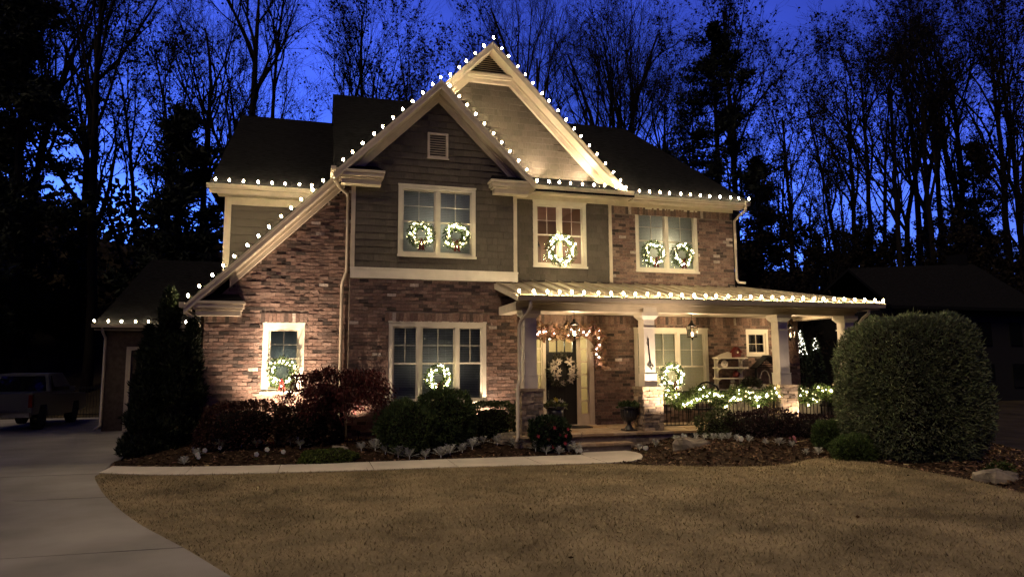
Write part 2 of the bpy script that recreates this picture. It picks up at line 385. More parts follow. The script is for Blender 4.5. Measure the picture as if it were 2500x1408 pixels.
# short dry turf blades standing out of the lawn
n = 150000; mn = np.array([-6.2, -13.2]); mx = np.array([9.4, -2.2])
P = rng.uniform(mn, mx, (n, 2)); P = P[inpoly(P, lawn_poly)]; n = len(P)
pv = .5 + .25 * np.sin(P[:, 0] * 1.9 + 1.3 * np.sin(P[:, 1] * 1.1)) + .25 * np.sin(P[:, 1] * 2.7 + 1.7 * np.sin(P[:, 0] * .8)); pv += rng.normal(0, .25, n)
c = np.clip(np.outer(1 - np.clip(pv, 0, 1), (.32, .258, .152)) + np.outer(np.clip(pv, 0, 1), (.195, .163, .092)), 0, 1) * rng.uniform(.7, 1.3, (n, 1))
a = rng.uniform(0, 6.28, n); D = np.column_stack([np.cos(a) * .9, np.sin(a) * .9, rng.uniform(.25, 1.1, n)]); S = np.column_stack([-np.sin(a), np.cos(a), np.zeros(n)])
L = rng.uniform(.018, .045, n)[:, None]; B = np.column_stack([P, np.full(n, -.408)])
V = np.stack([B - S * .004, B + S * .004, B + D * L + S * .0025, B + D * L - S * .0025], 1)
quads('dry_grass', V, 'grass', lawn, c, 'stuff')
n = 26; P = rng.uniform((-5, -12), (9, -4), (n, 2)); P = P[inpoly(P, lawn_poly)]; n = len(P); B = np.column_stack([P, np.full(n, -.385)])
quads('fallen_leaves', leaves(B, np.column_stack([rng.normal(0, 1, (n, 2)), rng.normal(0, .15, n)]), .06, .35, .05), 'grass', lawn, shade((.09, .058, .03), n, .5), 'stuff')
n = 14000; P = rng.uniform((-6.2, -13.2), (9.4, -2.2), (n, 2)); P = P[inpoly(P, lawn_poly)]; tuft = np.sin(P[:, 0] * 5.1 + 2 * np.sin(P[:, 1] * 3.3)) * np.sin(P[:, 1] * 6.2 + 2 * np.sin(P[:, 0] * 2.9)) > .25; P = P[tuft]; n = len(P)
a = rng.uniform(0, 6.28, n); D = np.column_stack([np.cos(a), np.sin(a), rng.uniform(.5, 1.4, n)]); S = np.column_stack([-np.sin(a), np.cos(a), np.zeros(n)]); L = rng.uniform(.03, .06, n)[:, None]; B = np.column_stack([P, np.full(n, -.41)])
quads('grass_tufts', np.stack([B - S * .005, B + S * .005, B + D * L + S * .002, B + D * L - S * .002], 1), 'grass', lawn, shade((.165, .134, .074), n, .35), 'stuff')
# ------------------------------------------------------------------ the house
house = thing('house', 'two-storey brick and shingle house with two stacked front gables and metal-roofed porch', 'house', (4, 0, -.42))
WPH = {house.name}
P0, PL, P1 = 0.0, .5, .6
def hp(mbuild, name, mat, parent=None, **k):
    return sub(mbuild.build(name, mat, None, **k), parent or house)
def group_part(name):                    # an Empty part of the house, at the house's own origin
    o = bpy.data.objects.new(name, None); COL.objects.link(o); o.parent = house; WPH.add(o.name); return o
def sub(o, p):                           # hang a world-built mesh under a part
    o.parent = p; o.matrix_parent_inverse = Matrix.Translation(-house.location) if p.name in WPH else Matrix(); return o

def subtract(iv, holes):
    out = [iv]
    for a, b in holes:
        nw = []
        for s, e in out:
            if b <= s or a >= e: nw.append((s, e)); continue
            if a > s: nw.append((s, a))
            if b < e: nw.append((b, e))
        out = nw
    return out

def backing(mb, x0, x1, z0, top, holes, y0, y1, brk=()):
    xs = sorted({x0, x1, *[v for h in holes for v in h[:2] if x0 < v < x1], *[b for b in brk if x0 < b < x1]})
    for a, b in zip(xs, xs[1:]):
        c = (a + b) / 2; hs = sorted((h[2], h[3]) for h in holes if h[0] < c < h[1]); cur = z0
        for h0, h1 in hs:
            if h0 > cur: mb.box(a, b, y0, y1, cur, h0)
            cur = max(cur, h1)
        ta, tb = top(a), top(b)
        if max(ta, tb) > cur: mb.xz([(a, cur), (b, cur), (b, max(tb, cur + .001)), (a, max(ta, cur + .001))], y0, y1)

BR = [(.215, .145, .116), (.190, .122, .096), (.168, .108, .088), (.240, .168, .136), (.078, .058, .050), (.054, .043, .038), (.42, .36, .31), (.150, .104, .086), (.205, .134, .106), (.110, .080, .068)]
BW = [6, 6, 5, 4, 2.4, 1.5, .9, 5, 5, 3.5]
nbrick = 0
brick_vars = []
for i in range(20):
    random.seed(100 + i); b = MB(); b.col = random.choices(BR, BW)[0]; k = random.uniform(.8, 1.2); b.col = tuple(v * k for v in b.col)
    b.box(-.1115, .1115, 0, .05, -.039, .039, .006); me = b.mesh('brick'); me.materials.append(M['brick']); setcol(me, b.c); brick_vars.append(me)
random.seed(8)
def brick_wall(x0, x1, z0, top, Y, holes=(), soldiers=(), brk=(), single=False, left=None, ybump=.006):
    global nbrick
    wm = MB(); backing(wm, x0, x1, z0, top, holes, Y + .018, Y + .12, brk)
    wall = hp(wm, 'brick_wall', 'mortar')
    mb = MB(); LEN, H = .235, .090
    def put(xc, zc, l, h, vert=False):
        global nbrick
        y = Y + random.uniform(-ybump, ybump)
        if single and nbrick < 300 and not vert and abs(l - .223) < .004:
            o = bpy.data.objects.new('brick', random.choice(brick_vars)); COL.objects.link(o); o.location = (xc, y, zc); sub(o, wall); nbrick += 1
            o.rotation_euler = (random.uniform(-.02, .02), 0, random.uniform(-.012, .012)); return
        mb.col = random.choices(BR, BW)[0]; k = random.uniform(.8, 1.2); mb.col = tuple(v * k for v in mb.col)
        mb.box(xc - l / 2, xc + l / 2, y, Y + .05, zc - h / 2, zc + h / 2, .004)
    for (a, b, c, d) in soldiers:
        n = max(1, round((b - a) / .093)); s = (b - a) / n
        for i in range(n): put(a + s * (i + .5), (c + d) / 2, s - .011, d - c - .012, True)
    row = 0; z = z0 + H / 2; hh = list(holes) + list(soldiers)
    while z < 12:
        lo = [h[:2] for h in hh if h[2] < z + .036 and h[3] > z - .036]
        sp = [(x0, x1)]
        ztop = z + .045
        if top(x0) < ztop or top(x1) < ztop or top((x0 + x1) / 2) < ztop:
            g = np.linspace(x0, x1, 200); ok = [t for t in g if top(t) > ztop]
            if not ok: break
            sp = [(ok[0], ok[-1])]
        off = (row % 2) * LEN / 2; sp = [q for s in sp for q in subtract(s, lo)]
        for a, b in sp:
            k = math.floor((a - x0 - off) / LEN)
            while True:
                l = max(a, x0 + off + k * LEN); r = min(b, x0 + off + (k + 1) * LEN); k += 1
                if l >= b: break
                if r - l > .035: put((l + r) / 2, z, r - l - .012, .078)
        row += 1; z += H
    if mb.f:
        o = hp(mb, 'bricks', 'brick', wall, kind='stuff')
    return wall

SID = (.098, .085, .068)
nsh = 0
def shingle_wall(x0, x1, z0, top, Y, holes=(), brk=(), ex=.185, maxn=300, wlo=.12, whi=.36):
    global nsh
    wm = MB(); wm.col = SID; backing(wm, x0, x1, z0, top, holes, Y + .012, Y + .12, brk)
    wall = hp(wm, 'shingle_wall', 'shingle'); mb = MB(); z = z0
    while z < 12:
        zt = z + ex + .03
        g = np.linspace(x0, x1, 300); ok = [t for t in g if top(t) > z + .03]
        if not ok: break
        for a, b in subtract((ok[0], ok[-1]), [h[:2] for h in holes if h[2] < z + ex * .5 < h[3]]):
            x = a
            while x < b - .01:
                wd = random.uniform(wlo, whi); e = min(b, x + wd)
                if b - e < .06: e = b
                zz = min(z + ex + .012, top(x), top(e)) if True else 0
                if zz > z + .02:
                    k = random.uniform(.86, 1.14); c = tuple(v * k for v in SID); t = random.uniform(.014, .02); dz = random.uniform(-.003, .003)
                    q = mb if nsh >= maxn else MB(); q.col = c
                    l, r = x + .002, e - .002; y1 = Y + .02
                    q.add([(l, Y - t, z + dz), (r, Y - t, z + dz), (r, y1, z + dz), (l, y1, z + dz), (l, Y + .004, zz), (r, Y + .004, zz), (r, y1, zz), (l, y1, zz)],
                          [(0, 3, 2, 1), (0, 1, 5, 4), (1, 2, 6, 5), (3, 0, 4, 7), (4, 5, 6, 7), (2, 3, 7, 6)])
                    if q is not mb: hp(q, 'shingle', 'shingle', wall); nsh += 1
                x = e
        z += ex
    if mb.f: hp(mb, 'shingles', 'shingle', wall, kind='stuff')
    return wall

# ---- windows
def window(X0, X1, Z0, Z1, Y, units, ftop=.5, blind=None, lit=None, cas=.10, sill=True, recess=.03, depth=.9, rows=2, cols=2, single=False):
    wn = group_part('window'); wn.location = (0, 0, 0)
    yf = Y + recess; mb = MB()
    mb.box(X0, X0 + cas, yf, yf + .16, Z0, Z1); mb.box(X1 - cas, X1, yf, yf + .16, Z0, Z1)
    mb.box(X0 + cas, X1 - cas, yf, yf + .16, Z1 - cas * 1.1, Z1); mb.box(X0 + cas, X1 - cas, yf, yf + .16, Z0, Z0 + cas * .6)
    mb.box(X0 - .015, X1 + .015, yf - .018, yf, Z1 - .025, Z1 + .02)
    hp(mb, 'casing', 'sash', wn)
    if sill:
        s = MB(); s.box(X0 - .02, X1 + .02, yf - .045, yf, Z0 - .03, Z0 + .025); hp(s, 'sill', 'sash', wn)
    ix0, ix1, iz0, iz1 = X0 + cas, X1 - cas, Z0 + cas * .6, Z1 - cas * 1.1
    tot = sum(units); mul = .085; avail = ix1 - ix0 - mul * (len(units) - 1); x = ix0
    for i, u in enumerate(units):
        a, b = x, x + avail * u / tot; x = b + mul
        if i < len(units) - 1:
            s = MB(); s.box(b, b + mul, yf + .02, yf + .16, iz0, iz1); hp(s, 'mullion', 'sash', wn)
        zm = iz0 + (iz1 - iz0) * (1 - ftop); st = .045
        s = MB(); ys = yf + .05
        if not single:
            s.box(a + st, b - st, ys, ys + .05, zm - .022, zm + .022)
        for q in ((a, a + st), (b - st, b)): s.box(*q, ys, ys + .05, iz0, iz1)
        s.box(a + st, b - st, ys, ys + .05, iz1 - st, iz1); s.box(a + st, b - st, ys, ys + .05, iz0, iz0 + st * 1.3)
        hp(s, 'sash', 'sash', wn)
        s = MB(); lo = (iz0 if single else zm) + .02
        for k in range(1, cols): xx = a + st + (b - a - 2 * st) * k / cols; s.box(xx - .0065, xx + .0065, ys + .005, ys + .04, lo, iz1 - st)
        for k in range(1, rows): zz = lo + (iz1 - st - lo) * k / rows; s.box(a + st, b - st, ys + .007, ys + .038, zz - .0065, zz + .0065)
        hp(s, 'muntin', 'sash', wn)
        for (g0, g1) in ([(iz0 + st, iz1 - st)] if single else [(iz0 + st, zm - .02), (zm + .02, iz1 - st)]):
            s = MB(); s.box(a + st, b - st, ys + .022, ys + .028, g0, g1); hp(s, 'glass_pane', 'glass', wn)
        if blind:
            s = MB(); tilt = {'closed': 1.22, 'open': .8}.get(blind, .6); z = iz0 + .04
            while z < iz1 - .02:
                dz = .024 * math.sin(tilt); dy = .024 * math.cos(tilt); yc = yf + .165
                s.add([(a + .01, yc - dy, z - dz), (b - .01, yc - dy, z - dz), (b - .01, yc + dy, z + dz), (a + .01, yc + dy, z + dz)], [(0, 1, 2, 3)]); z += .044
            for xx in (a + (b - a) * .25, a + (b - a) * .75): s.box(xx - .003, xx + .003, yf + .155, yf + .158, iz0, iz1)
            hp(s, 'blind', 'blind', wn)
    s = MB(); y0, y1 = yf + .162, yf + depth
    s.add([(X0, y0, Z0), (X1, y0, Z0), (X1, y0, Z1), (X0, y0, Z1), (X0, y1, Z0), (X1, y1, Z0), (X1, y1, Z1), (X0, y1, Z1)], [(4, 7, 6, 5), (0, 4, 5, 1), (2, 6, 7, 3), (0, 3, 7, 4), (1, 5, 6, 2)])
    hp(s, 'room', lit or 'room', wn)
    return wn

lineL = lambda x: 8.2 + x                       # common left roof plane (45 degrees)
def gab(cx, zc): return lambda x: zc - abs(x - cx)

# left brick wing under the long rake
H4 = (-3.28, -2.28, 1.04, 2.78)
brick_wall(-4.66, -1.02, -.5, lambda x: min(lineL(x) - .42, 6.6), PL, [H4], [(-3.34, -2.22, 2.78, 3.035), (-4.66, -3.8, 2.78, 3.035)], single=True, ybump=.010)
window(*H4, PL, [1], blind='closed', cas=.14, recess=.02)
# projecting front block: brick below, shingles above
H0 = (-.2, 2.38, .72, 2.82)
brick_wall(-1.20, 3.24, -.5, lambda x: 3.93, P0, [H0], [(-.3, 2.48, 2.82, 3.06)])
window(*H0, P0, [.88, 1.22, .88], blind='open', cas=.105, recess=.02)
mb = MB(); mb.box(-1.20, -1.08, P0 + .05, PL + .1, -.5, 3.93); hp(mb, 'side_wall', 'mortar')
mb = MB(); mb.box(-1.13, -1.05, P0 + .02, PL + .2, 3.93, 6.6); hp(mb, 'side_wall', 'lap')
mb = MB(); mb.box(3.16, 3.235, P0 + .05, P1 + .05, -.5, 3.93); hp(mb, 'side_wall', 'mortar')
mb = MB(); mb.box(3.14, 3.215, P0 + .02, P1 + .05, 3.93, 6.5); hp(mb, 'side_wall', 'lap')
H1 = (0.0, 2.08, 4.55, 6.45); HV = (.76, 1.32, 7.21, 7.93)
# middle shingle bay, right brick bay, upper gable
H2 = (3.91, 5.54, 4.49, 6.40); H3 = (7.14, 9.24, 4.47, 6.38)
bigtop = gab(2.62, 10.8 - .47)
shingle_wall(1.15, 6.35, 6.80, lambda x: min(bigtop(x), 9.76), P1, [], brk=(2.62, 2.05, 3.19), wlo=.10, whi=.42)
shingle_wall(3.22, 6.26, 3.9, lambda x: 6.46, P1, [H2])
shingle_wall(-1.09, 3.15, 4.2, gab(1.05, 9.25 - .45), P0, [H1, HV], brk=(1.05,))
window(*H1, P0, [1, 1], blind='closed', recess=-.03)
window(*H2, P1, [1, 1], lit='lroom', recess=-.03, depth=2.6)
window(*H3, P1, [1, 1], blind='closed', recess=.02)
brick_wall(6.36, 10.49, 3.98, lambda x: 6.42, P1, [H3], [(6.36, 10.49, 6.17, 6.42)])
mb = MB(); mb.box(10.36, 10.48, P1 + .05, 8, 3.9, 6.5); hp(mb, 'side_wall', 'mortar')
# porch wall
HD = (3.82, 5.72, -.02, 2.62); H5 = (7.0, 9.46, .55, 2.76); H6 = (10.80, 11.60, 1.95, 2.74)
brick_wall(3.2, 12.71, -.1, lambda x: 3.12, P1, [HD, H5, H6], [(3.7, 5.85, 2.62, 2.86), (6.9, 9.56, 2.76, 2.86), (3.2, 12.71, 2.87, 3.11)])
window(*H5, P1, [.42, 1, 1], blind='open', cas=.10, recess=.01, lit='yroom')
window(*H6, P1, [1], cas=.085, recess=.02, single=True)
mb = MB(); mb.box(12.58, 12.70, P1 + .05, 8, -.5, 3.2); hp(mb, 'side_wall', 'mortar')
# rear upper wing with lap siding
lap = group_part('lap_siding_wall'); z = 2.6
mb = MB(); mb.box(-4.5, -1.0, 2.42, 2.5, 2.0, 6.6); mb.box(-4.5, -4.42, 2.5, 9, 2, 6.6); hp(mb, 'sheathing', 'lap', lap)
while z < 6.25:
    mb = MB(); mb.yz([(2.40, z), (2.42, z + .235), (2.43, z + .235), (2.43, z)], -4.38, -1.2); hp(mb, 'lap_board', 'lap', lap); z += .23
mb = MB(); mb.box(-4.53, -4.36, 2.37, 2.45, 2, 6.45); hp(mb, 'corner_board', 'trim')
mb = MB(); mb.box(-4.36, -1.2, 2.375, 2.42, 6.2, 6.42); mb.box(-4.7, -1.2, 2.1, 2.45, 6.42, 6.46); hp(mb, 'frieze_board', 'trim')

# ---- roofs
mb = MB()
Yb = 9.0
mb.slab([(-5.02, .12, 3.18), (-1.30, .12, 6.90), (-1.30, Yb, 6.90), (-5.02, Yb, 3.18)], .09)           # long left slope
mb.slab([(-1.62, -.38, 6.58), (1.05, -.38, 9.25), (1.05, Yb, 9.25), (-1.62, Yb, 6.58)], .09)
mb.slab([(1.05, -.38, 9.25), (3.62, -.38, 6.68), (3.62, .7, 6.68), (1.05, .7, 9.25)], .09)
mb.slab([(1.0, .2, 9.2), (2.62, .2, 10.8), (2.62, Yb, 10.8), (1.0, Yb, 9.2)], .09)
mb.slab([(2.62, .2, 10.8), (6.66, .2, 6.76), (6.66, 2.0, 6.76), (2.62, 6.0, 10.8)], .09)
hp(mb, 'gable_roof', 'roof')
mb = MB()
mb.slab([(2.6, 4.0, 10.14), (8.53, 4.0, 10.14), (10.84, .1, 6.64), (2.6, .1, 6.64)][::-1], .09)
mb.slab([(8.53, 4.0, 10.14), (10.84, .1, 6.64), (10.84, 7.9, 6.64)], .09)
mb.slab([(2.6, 4.0, 10.14), (8.53, 4.0, 10.14), (10.84, 7.9, 6.64), (2.6, 7.9, 6.64)], .09)
mb.slab([(-1.66, 4.2, 10.42), (2.7, 4.2, 10.42), (2.7, .35, 6.55), (-1.66, .35, 6.55)][::-1], .09)
mb.slab([(-1.66, 4.2, 10.42), (2.7, 4.2, 10.42), (2.7, 8.1, 6.55), (-1.66, 8.1, 6.55)], .09)
mb.yz([(.4, 6.5), (4.2, 10.36), (8.05, 6.5)], -1.62, -1.55)
hp(mb, 'main_roof', 'roof')
mb = MB()
mb.slab([(-4.45, 5.1, 9.77), (-1.5, 5.1, 9.77), (-1.5, 2.0, 6.63), (-4.92, 2.0, 6.63)][::-1], .09)
mb.slab([(-4.45, 5.1, 9.77), (-4.92, 2.0, 6.63), (-4.92, 8.3, 6.63)], .09)
mb.slab([(-4.45, 5.1, 9.77), (-1.5, 5.1, 9.77), (-1.5, 8.3, 6.63), (-4.92, 8.3, 6.63)], .09)
hp(mb, 'rear_wing_roof', 'roof')

# ---- rakes, friezes, returns
def rake(xa, za, xb, zb, y0, y1, a, b, name='rake_board', mat='trim'):
    mb = MB(); mb.xz([(xa, za - a), (xb, zb - a), (xb, zb - b), (xa, za - b)], y0, y1); return hp(mb, name, mat)
for (xa, za, xb, zb) in ((-1.66, 6.54, 1.05, 9.25), (1.05, 9.25, 3.66, 6.64)):
    rake(xa, za, xb, zb, -.43, -.38, -.015, .20); rake(xa, za, xb, zb, -.455, -.43, -.015, .07, 'drip_moulding')
    rake(xa, za, xb, zb, -.38, -.02, .17, .20, 'rake_soffit', 'soffit')
    rake(xa + (.45 if xa < 1 else 0), za + (.45 if xa < 1 else 0), xb - (.45 if xa > 1 else 0), zb + (.45 if xa > 1 else 0), -.045, .012, .21, .45, 'frieze_board'); rake(xa + (.45 if xa < 1 else 0), za + (.45 if xa < 1 else 0), xb - (.45 if xa > 1 else 0), zb + (.45 if xa > 1 else 0), -.085, -.045, .205, .27, 'frieze_moulding')
for (xa, za, xb, zb) in ((1.2, 9.38, 2.62, 10.8), (2.62, 10.8, 6.70, 6.72)):
    rake(xa, za, xb, zb, .14, .19, -.015, .19); rake(xa, za, xb, zb, .115, .14, -.015, .065, 'drip_moulding')
    rake(xa, za, xb, zb, .19, .57, .165, .19, 'rake_soffit', 'soffit')
    fa, fb = ((xa, za), (2.07, 10.25)) if xa < 2 else ((3.17, 10.25), (xb - .22, zb + .22))
    rake(*fa, *fb, .51, .61, .20, .47, 'frieze_board', 'trim'); rake(*fa, *fb, .47, .51, .195, .27, 'frieze_moulding', 'trim')
mb = MB(); mb.box(2.04, 3.20, .515, .61, 9.74, 9.98); mb.box(2.0, 3.24, .46, .515, 9.86, 9.92); mb.box(1.95, 3.29, .42, .46, 9.92, 10.0); hp(mb, 'gable_band', 'trim')
gv = group_part('gable_louvre')
z = 10.0
while z < 10.56:
    h = 10.8 - .21 - z; mb = MB(); mb.yz([(.52, z), (.60, z + .05), (.61, z + .05), (.53, z - .005)], 2.62 - h, 2.62 + h); hp(mb, 'slat', 'trim', gv); z += .062
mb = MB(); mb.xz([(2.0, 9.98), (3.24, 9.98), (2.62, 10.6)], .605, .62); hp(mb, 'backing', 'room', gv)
vt = group_part('gable_vent'); x0, x1, z0, z1 = HV
mb = MB(); mb.box(x0, x0 + .06, -.04, .06, z0, z1); mb.box(x1 - .06, x1, -.04, .06, z0, z1); mb.box(x0 + .06, x1 - .06, -.04, .06, z1 - .06, z1); mb.box(x0 + .06, x1 - .06, -.04, .06, z0, z0 + .06); mb.box(x0 - .02, x1 + .02, -.055, -.04, z0 - .015, z0 + .02); hp(mb, 'frame', 'trim', vt)
for i in range(9):
    z = z0 + .075 + i * .065; mb = MB(); mb.yz([(-.02, z), (.05, z + .045), (.056, z + .04), (-.014, z - .008)], x0 + .06, x1 - .06); hp(mb, 'slat', 'trim', vt)
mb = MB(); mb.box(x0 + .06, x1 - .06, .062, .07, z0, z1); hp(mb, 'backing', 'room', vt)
# left wing rake
rake(-5.06, 3.14, -1.36, 6.84, .06, .12, -.015, .20); rake(-5.06, 3.14, -1.36, 6.84, .03, .06, -.015, .065, 'drip_moulding')
rake(-5.0, 3.2, -1.36, 6.84, .12, .50, .17, .20, 'rake_soffit', 'soffit')
rake(-4.1, 4.1, -1.36, 6.84, .42, .51, .205, .45, 'frieze_board'); rake(-4.1, 4.1, -1.36, 6.84, .36, .42, .20, .30, 'frieze_moulding')

def ret(xa, xb, yf, yb, zt, slope_right, side):
    r = group_part('cornice_return')
    mb = MB(); mb.box(xa, xb, yf, yb, zt - .16, zt); mb.box(xa - .03, xb + .03, yf - .035, yb, zt - .055, zt + .004); hp(mb, 'return_fascia', 'trim', r)
    mb = MB(); s = .1; mb.box(xa + s, xb - s * .6, yf + .1, yb, zt - .34, zt - .16); mb.box(xa + s * .5, xb - s * .3, yf + .05, yb, zt - .21, zt - .161); hp(mb, 'return_frieze', 'trim', r)
    mb = MB(); mb.add([(xa - .02, yf - .02, zt + .008), (xb + .02, yf - .02, zt + .008), (xb + .02, yb, zt + .008), (xa - .02, yb, zt + .008), (xa + .1, yb, zt + .22), (xb - .15, yb, zt + .22)],
                      [(0, 1, 5, 4), (1, 2, 5), (3, 0, 4), (2, 3, 4, 5), (3, 2, 1, 0)]); hp(mb, 'return_roof', 'roof', r)
    return r
ret(-1.58, -.42, -.38, .0, 6.66, 1, 0); ret(2.45, 3.58, -.38, .0, 6.66, 0, 1); ret(-4.92, -3.74, .10, PL, 3.27, 1, 0)

# corner boards, band, friezes
mb = MB(); mb.box(-1.18, -1.10, -.03, .02, 4.2, 6.5); mb.box(-1.2, -1.18, -.03, .12, 4.2, 6.5); hp(mb, 'corner_board', 'trim')
mb = MB(); mb.box(3.15, 3.25, -.03, .3, 4.2, 6.45); hp(mb, 'corner_board', 'trim')
mb = MB(); mb.box(-1.2, 3.26, -.04, .02, 3.932, 4.2); mb.box(-1.21, 3.27, -.055, -.04, 4.16, 4.205); hp(mb, 'band_board', 'white')
mb = MB(); mb.box(6.26, 6.355, P1 - .04, P1 + .02, 3.98, 6.5); hp(mb, 'corner_board', 'trim')
mb = MB(); mb.box(3.25, 6.36, P1 - .035, P1 + .02, 6.42, 6.62); mb.box(6.363, 10.50, P1 - .03, P1 + .02, 6.40, 6.56); hp(mb, 'frieze_board', 'trim')
mb = MB(); mb.box(3.25, 6.36, P1 - .03, P1 + .02, 3.93, 3.985); mb.box(6.363, 10.5, P1 - .02, P1 + .04, 3.93, 4.03); hp(mb, 'flashing', 'gutter')
mb = MB(); mb.box(3.3, 6.9, .17, P1, 6.56, 6.60); mb.box(6.9, 10.75, .19, P1, 6.50, 6.54); hp(mb, 'soffit', 'soffit')
mb = MB(); mb.slab([(3.5, .17, 6.68), (6.75, .17, 6.68), (6.75, P1, 6.90), (3.5, P1, 6.90)], .05); hp(mb, 'pent_roof', 'roof')

def gutter(x0, x1, yf, zt, d=.12, h=.115):
    mb = MB(); g = [(yf, zt), (yf + .012, zt - .02), (yf - .0 + .004, zt - .03), (yf + .035, zt - h), (yf + d, zt - h), (yf + d, zt), (yf + d - .008, zt), (yf + d - .008, zt - h + .008), (yf + .04, zt - h + .008), (yf + .012, zt)]
    mb.yz(g, x0, x1); e = [(yf, zt), (yf + .035, zt - h), (yf + d, zt - h), (yf + d, zt)]
    mb.yz(e, x0 - .008, x0); mb.yz(e, x1, x1 + .008)
    return hp(mb, 'gutter', 'gutter')
gutter(3.72, 6.86, .05, 6.73); gutter(6.9, 10.80, .07, 6.655); gutter(-4.95, -1.9, 1.90, 6.66); gutter(2.62, 13.40, -2.26, 3.34); gutter(-9.15, -5.8, 7.9, 3.16)
for q in ((3.4, 6.84, .172, .2, 6.52, 6.70), (6.9, 10.76, .192, .22, 6.46, 6.62), (-4.9, -1.5, 2.02, 2.06, 6.42, 6.58)): mb = MB(); mb.box(*q); hp(mb, 'fascia', 'trim')
mb = MB(); mb.yz([(-.5, 6.60), (-.46, 6.56), (.5, 6.56), (.5, 6.68), (-.5, 6.68)], -1.74, -1.62); hp(mb, 'gutter', 'gutter')
mb = MB(); mb.yz([(0.0, 3.20), (.03, 3.10), (6, 3.10), (6, 3.22), (0.0, 3.22)], -5.16, -5.04); hp(mb, 'gutter', 'gutter')

def spout(pts, r=.042):
    mb = MB(); mb.tube(pts, r, 8); o = hp(mb, 'downspout', 'gutter', smooth=True)
    return o
spout([(-1.66, -.30, 6.58), (-1.64, -.28, 6.42), (-1.5, .1, 6.28), (-1.30, .36, 6.2), (-1.27, .40, 6.08), (-1.27, .40, 4.15), (-1.32, .40, 4.0), (-1.37, .40, 3.85), (-1.38, .40, 3.7), (-1.38, .40, -.15), (-1.40, .3, -.24)])
spout([(2.94, -2.16, 3.24), (2.94, -2.15, 3.05), (2.90, -2.0, 2.92), (2.80, -1.80, 2.75), (2.77, -1.76, 2.6), (2.77, -1.76, 1.5), (2.74, -1.86, 1.32), (2.66, -1.96, 1.16), (2.66, -1.96, .0), (2.60, -2.02, -.12)])
spout([(10.66, .12, 6.56), (10.66, .14, 6.40), (10.60, .4, 6.28), (10.52, .54, 6.14), (10.52, .54, 4.3), (10.55, .5, 4.2), (10.70, .35, 4.17)])
spout([(12.95, -2.1, 3.24), (12.95, -2.08, 3.08), (12.9, -1.9, 2.95), (12.88, -1.75, 2.8), (12.88, -1.75, 0.1)])
spout([(-5.02, .1, 3.14), (-5.02, .14, 2.98), (-4.84, .3, 2.85), (-4.76, .44, 2.7), (-4.76, .46, -.2)])
spout([(-8.85, 8.0, 3.05), (-8.84, 8.05, 2.9), (-8.82, 8.32, 2.72), (-8.82, 8.34, 2.5), (-8.82, 8.34, -.2), (-8.95, 8.2, -.32)])

# ---- garage wing at the rear left
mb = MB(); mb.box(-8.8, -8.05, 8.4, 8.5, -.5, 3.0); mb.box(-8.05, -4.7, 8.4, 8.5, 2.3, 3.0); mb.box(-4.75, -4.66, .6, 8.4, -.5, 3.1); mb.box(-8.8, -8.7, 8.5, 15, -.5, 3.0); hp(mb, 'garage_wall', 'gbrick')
mb = MB(); mb.box(-8.16, -8.02, 8.34, 8.42, -.42, 2.42); mb.box(-8.02, -5.0, 8.34, 8.42, 2.3, 2.42); hp(mb, 'garage_trim', 'trim')
gd = group_part('garage_door')
for i in range(4):
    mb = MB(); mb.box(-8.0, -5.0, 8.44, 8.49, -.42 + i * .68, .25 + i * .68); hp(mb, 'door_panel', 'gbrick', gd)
mb = MB(); mb.slab([(-9.15, 7.98, 3.10), (-4.6, 7.98, 3.10), (-4.6, 11.5, 5.9), (-8.2, 11.5, 5.9)], .1); mb.slab([(-9.15, 7.98, 3.10), (-8.2, 11.5, 5.9), (-9.15, 15, 3.10)], .1); hp(mb, 'garage_roof', 'roof')
mb = MB(); mb.box(-9.1, -4.7, 8.04, 8.4, 2.96, 3.0); hp(mb, 'soffit', 'soffit')

# ---- porch
fl = group_part('porch_floor')
mb = MB(); mb.box(2.62, 13.0, -1.86, .58, -.5, -.055); hp(mb, 'slab', 'mortar', fl)
FC = [(.40, .27, .15), (.34, .24, .15), (.44, .33, .21), (.30, .22, .15), (.38, .29, .2)]
gx = np.linspace(2.58, 13.05, 18); gy = np.linspace(-1.96, .57, 6)
pt = {(i, j): (gx[i] + (random.uniform(-.17, .17) if 0 < i < 17 else 0), gy[j] + (random.uniform(-.12, .12) if 0 < j < 5 else 0)) for i in range(18) for j in range(6)}
for i in range(17):
    for j in range(5):
        q = [pt[i, j], pt[i + 1, j], pt[i + 1, j + 1], pt[i, j + 1]]; cx = sum(a[0] for a in q) / 4; cy = sum(a[1] for a in q) / 4
        q = [(cx + (a - cx) * .965, cy + (b - cy) * .95) for a, b in q]; k = random.uniform(.8, 1.15)
        mb = MB(); mb.col = tuple(v * k for v in random.choice(FC)); mb.xy(q, -.055, random.uniform(-.004, .004)); hp(mb, 'flagstone', 'flag', fl)
ST = [(.30, .235, .17), (.36, .285, .2), (.24, .19, .145), (.40, .31, .22), (.20, .165, .135), (.33, .24, .16)]
nst = 0
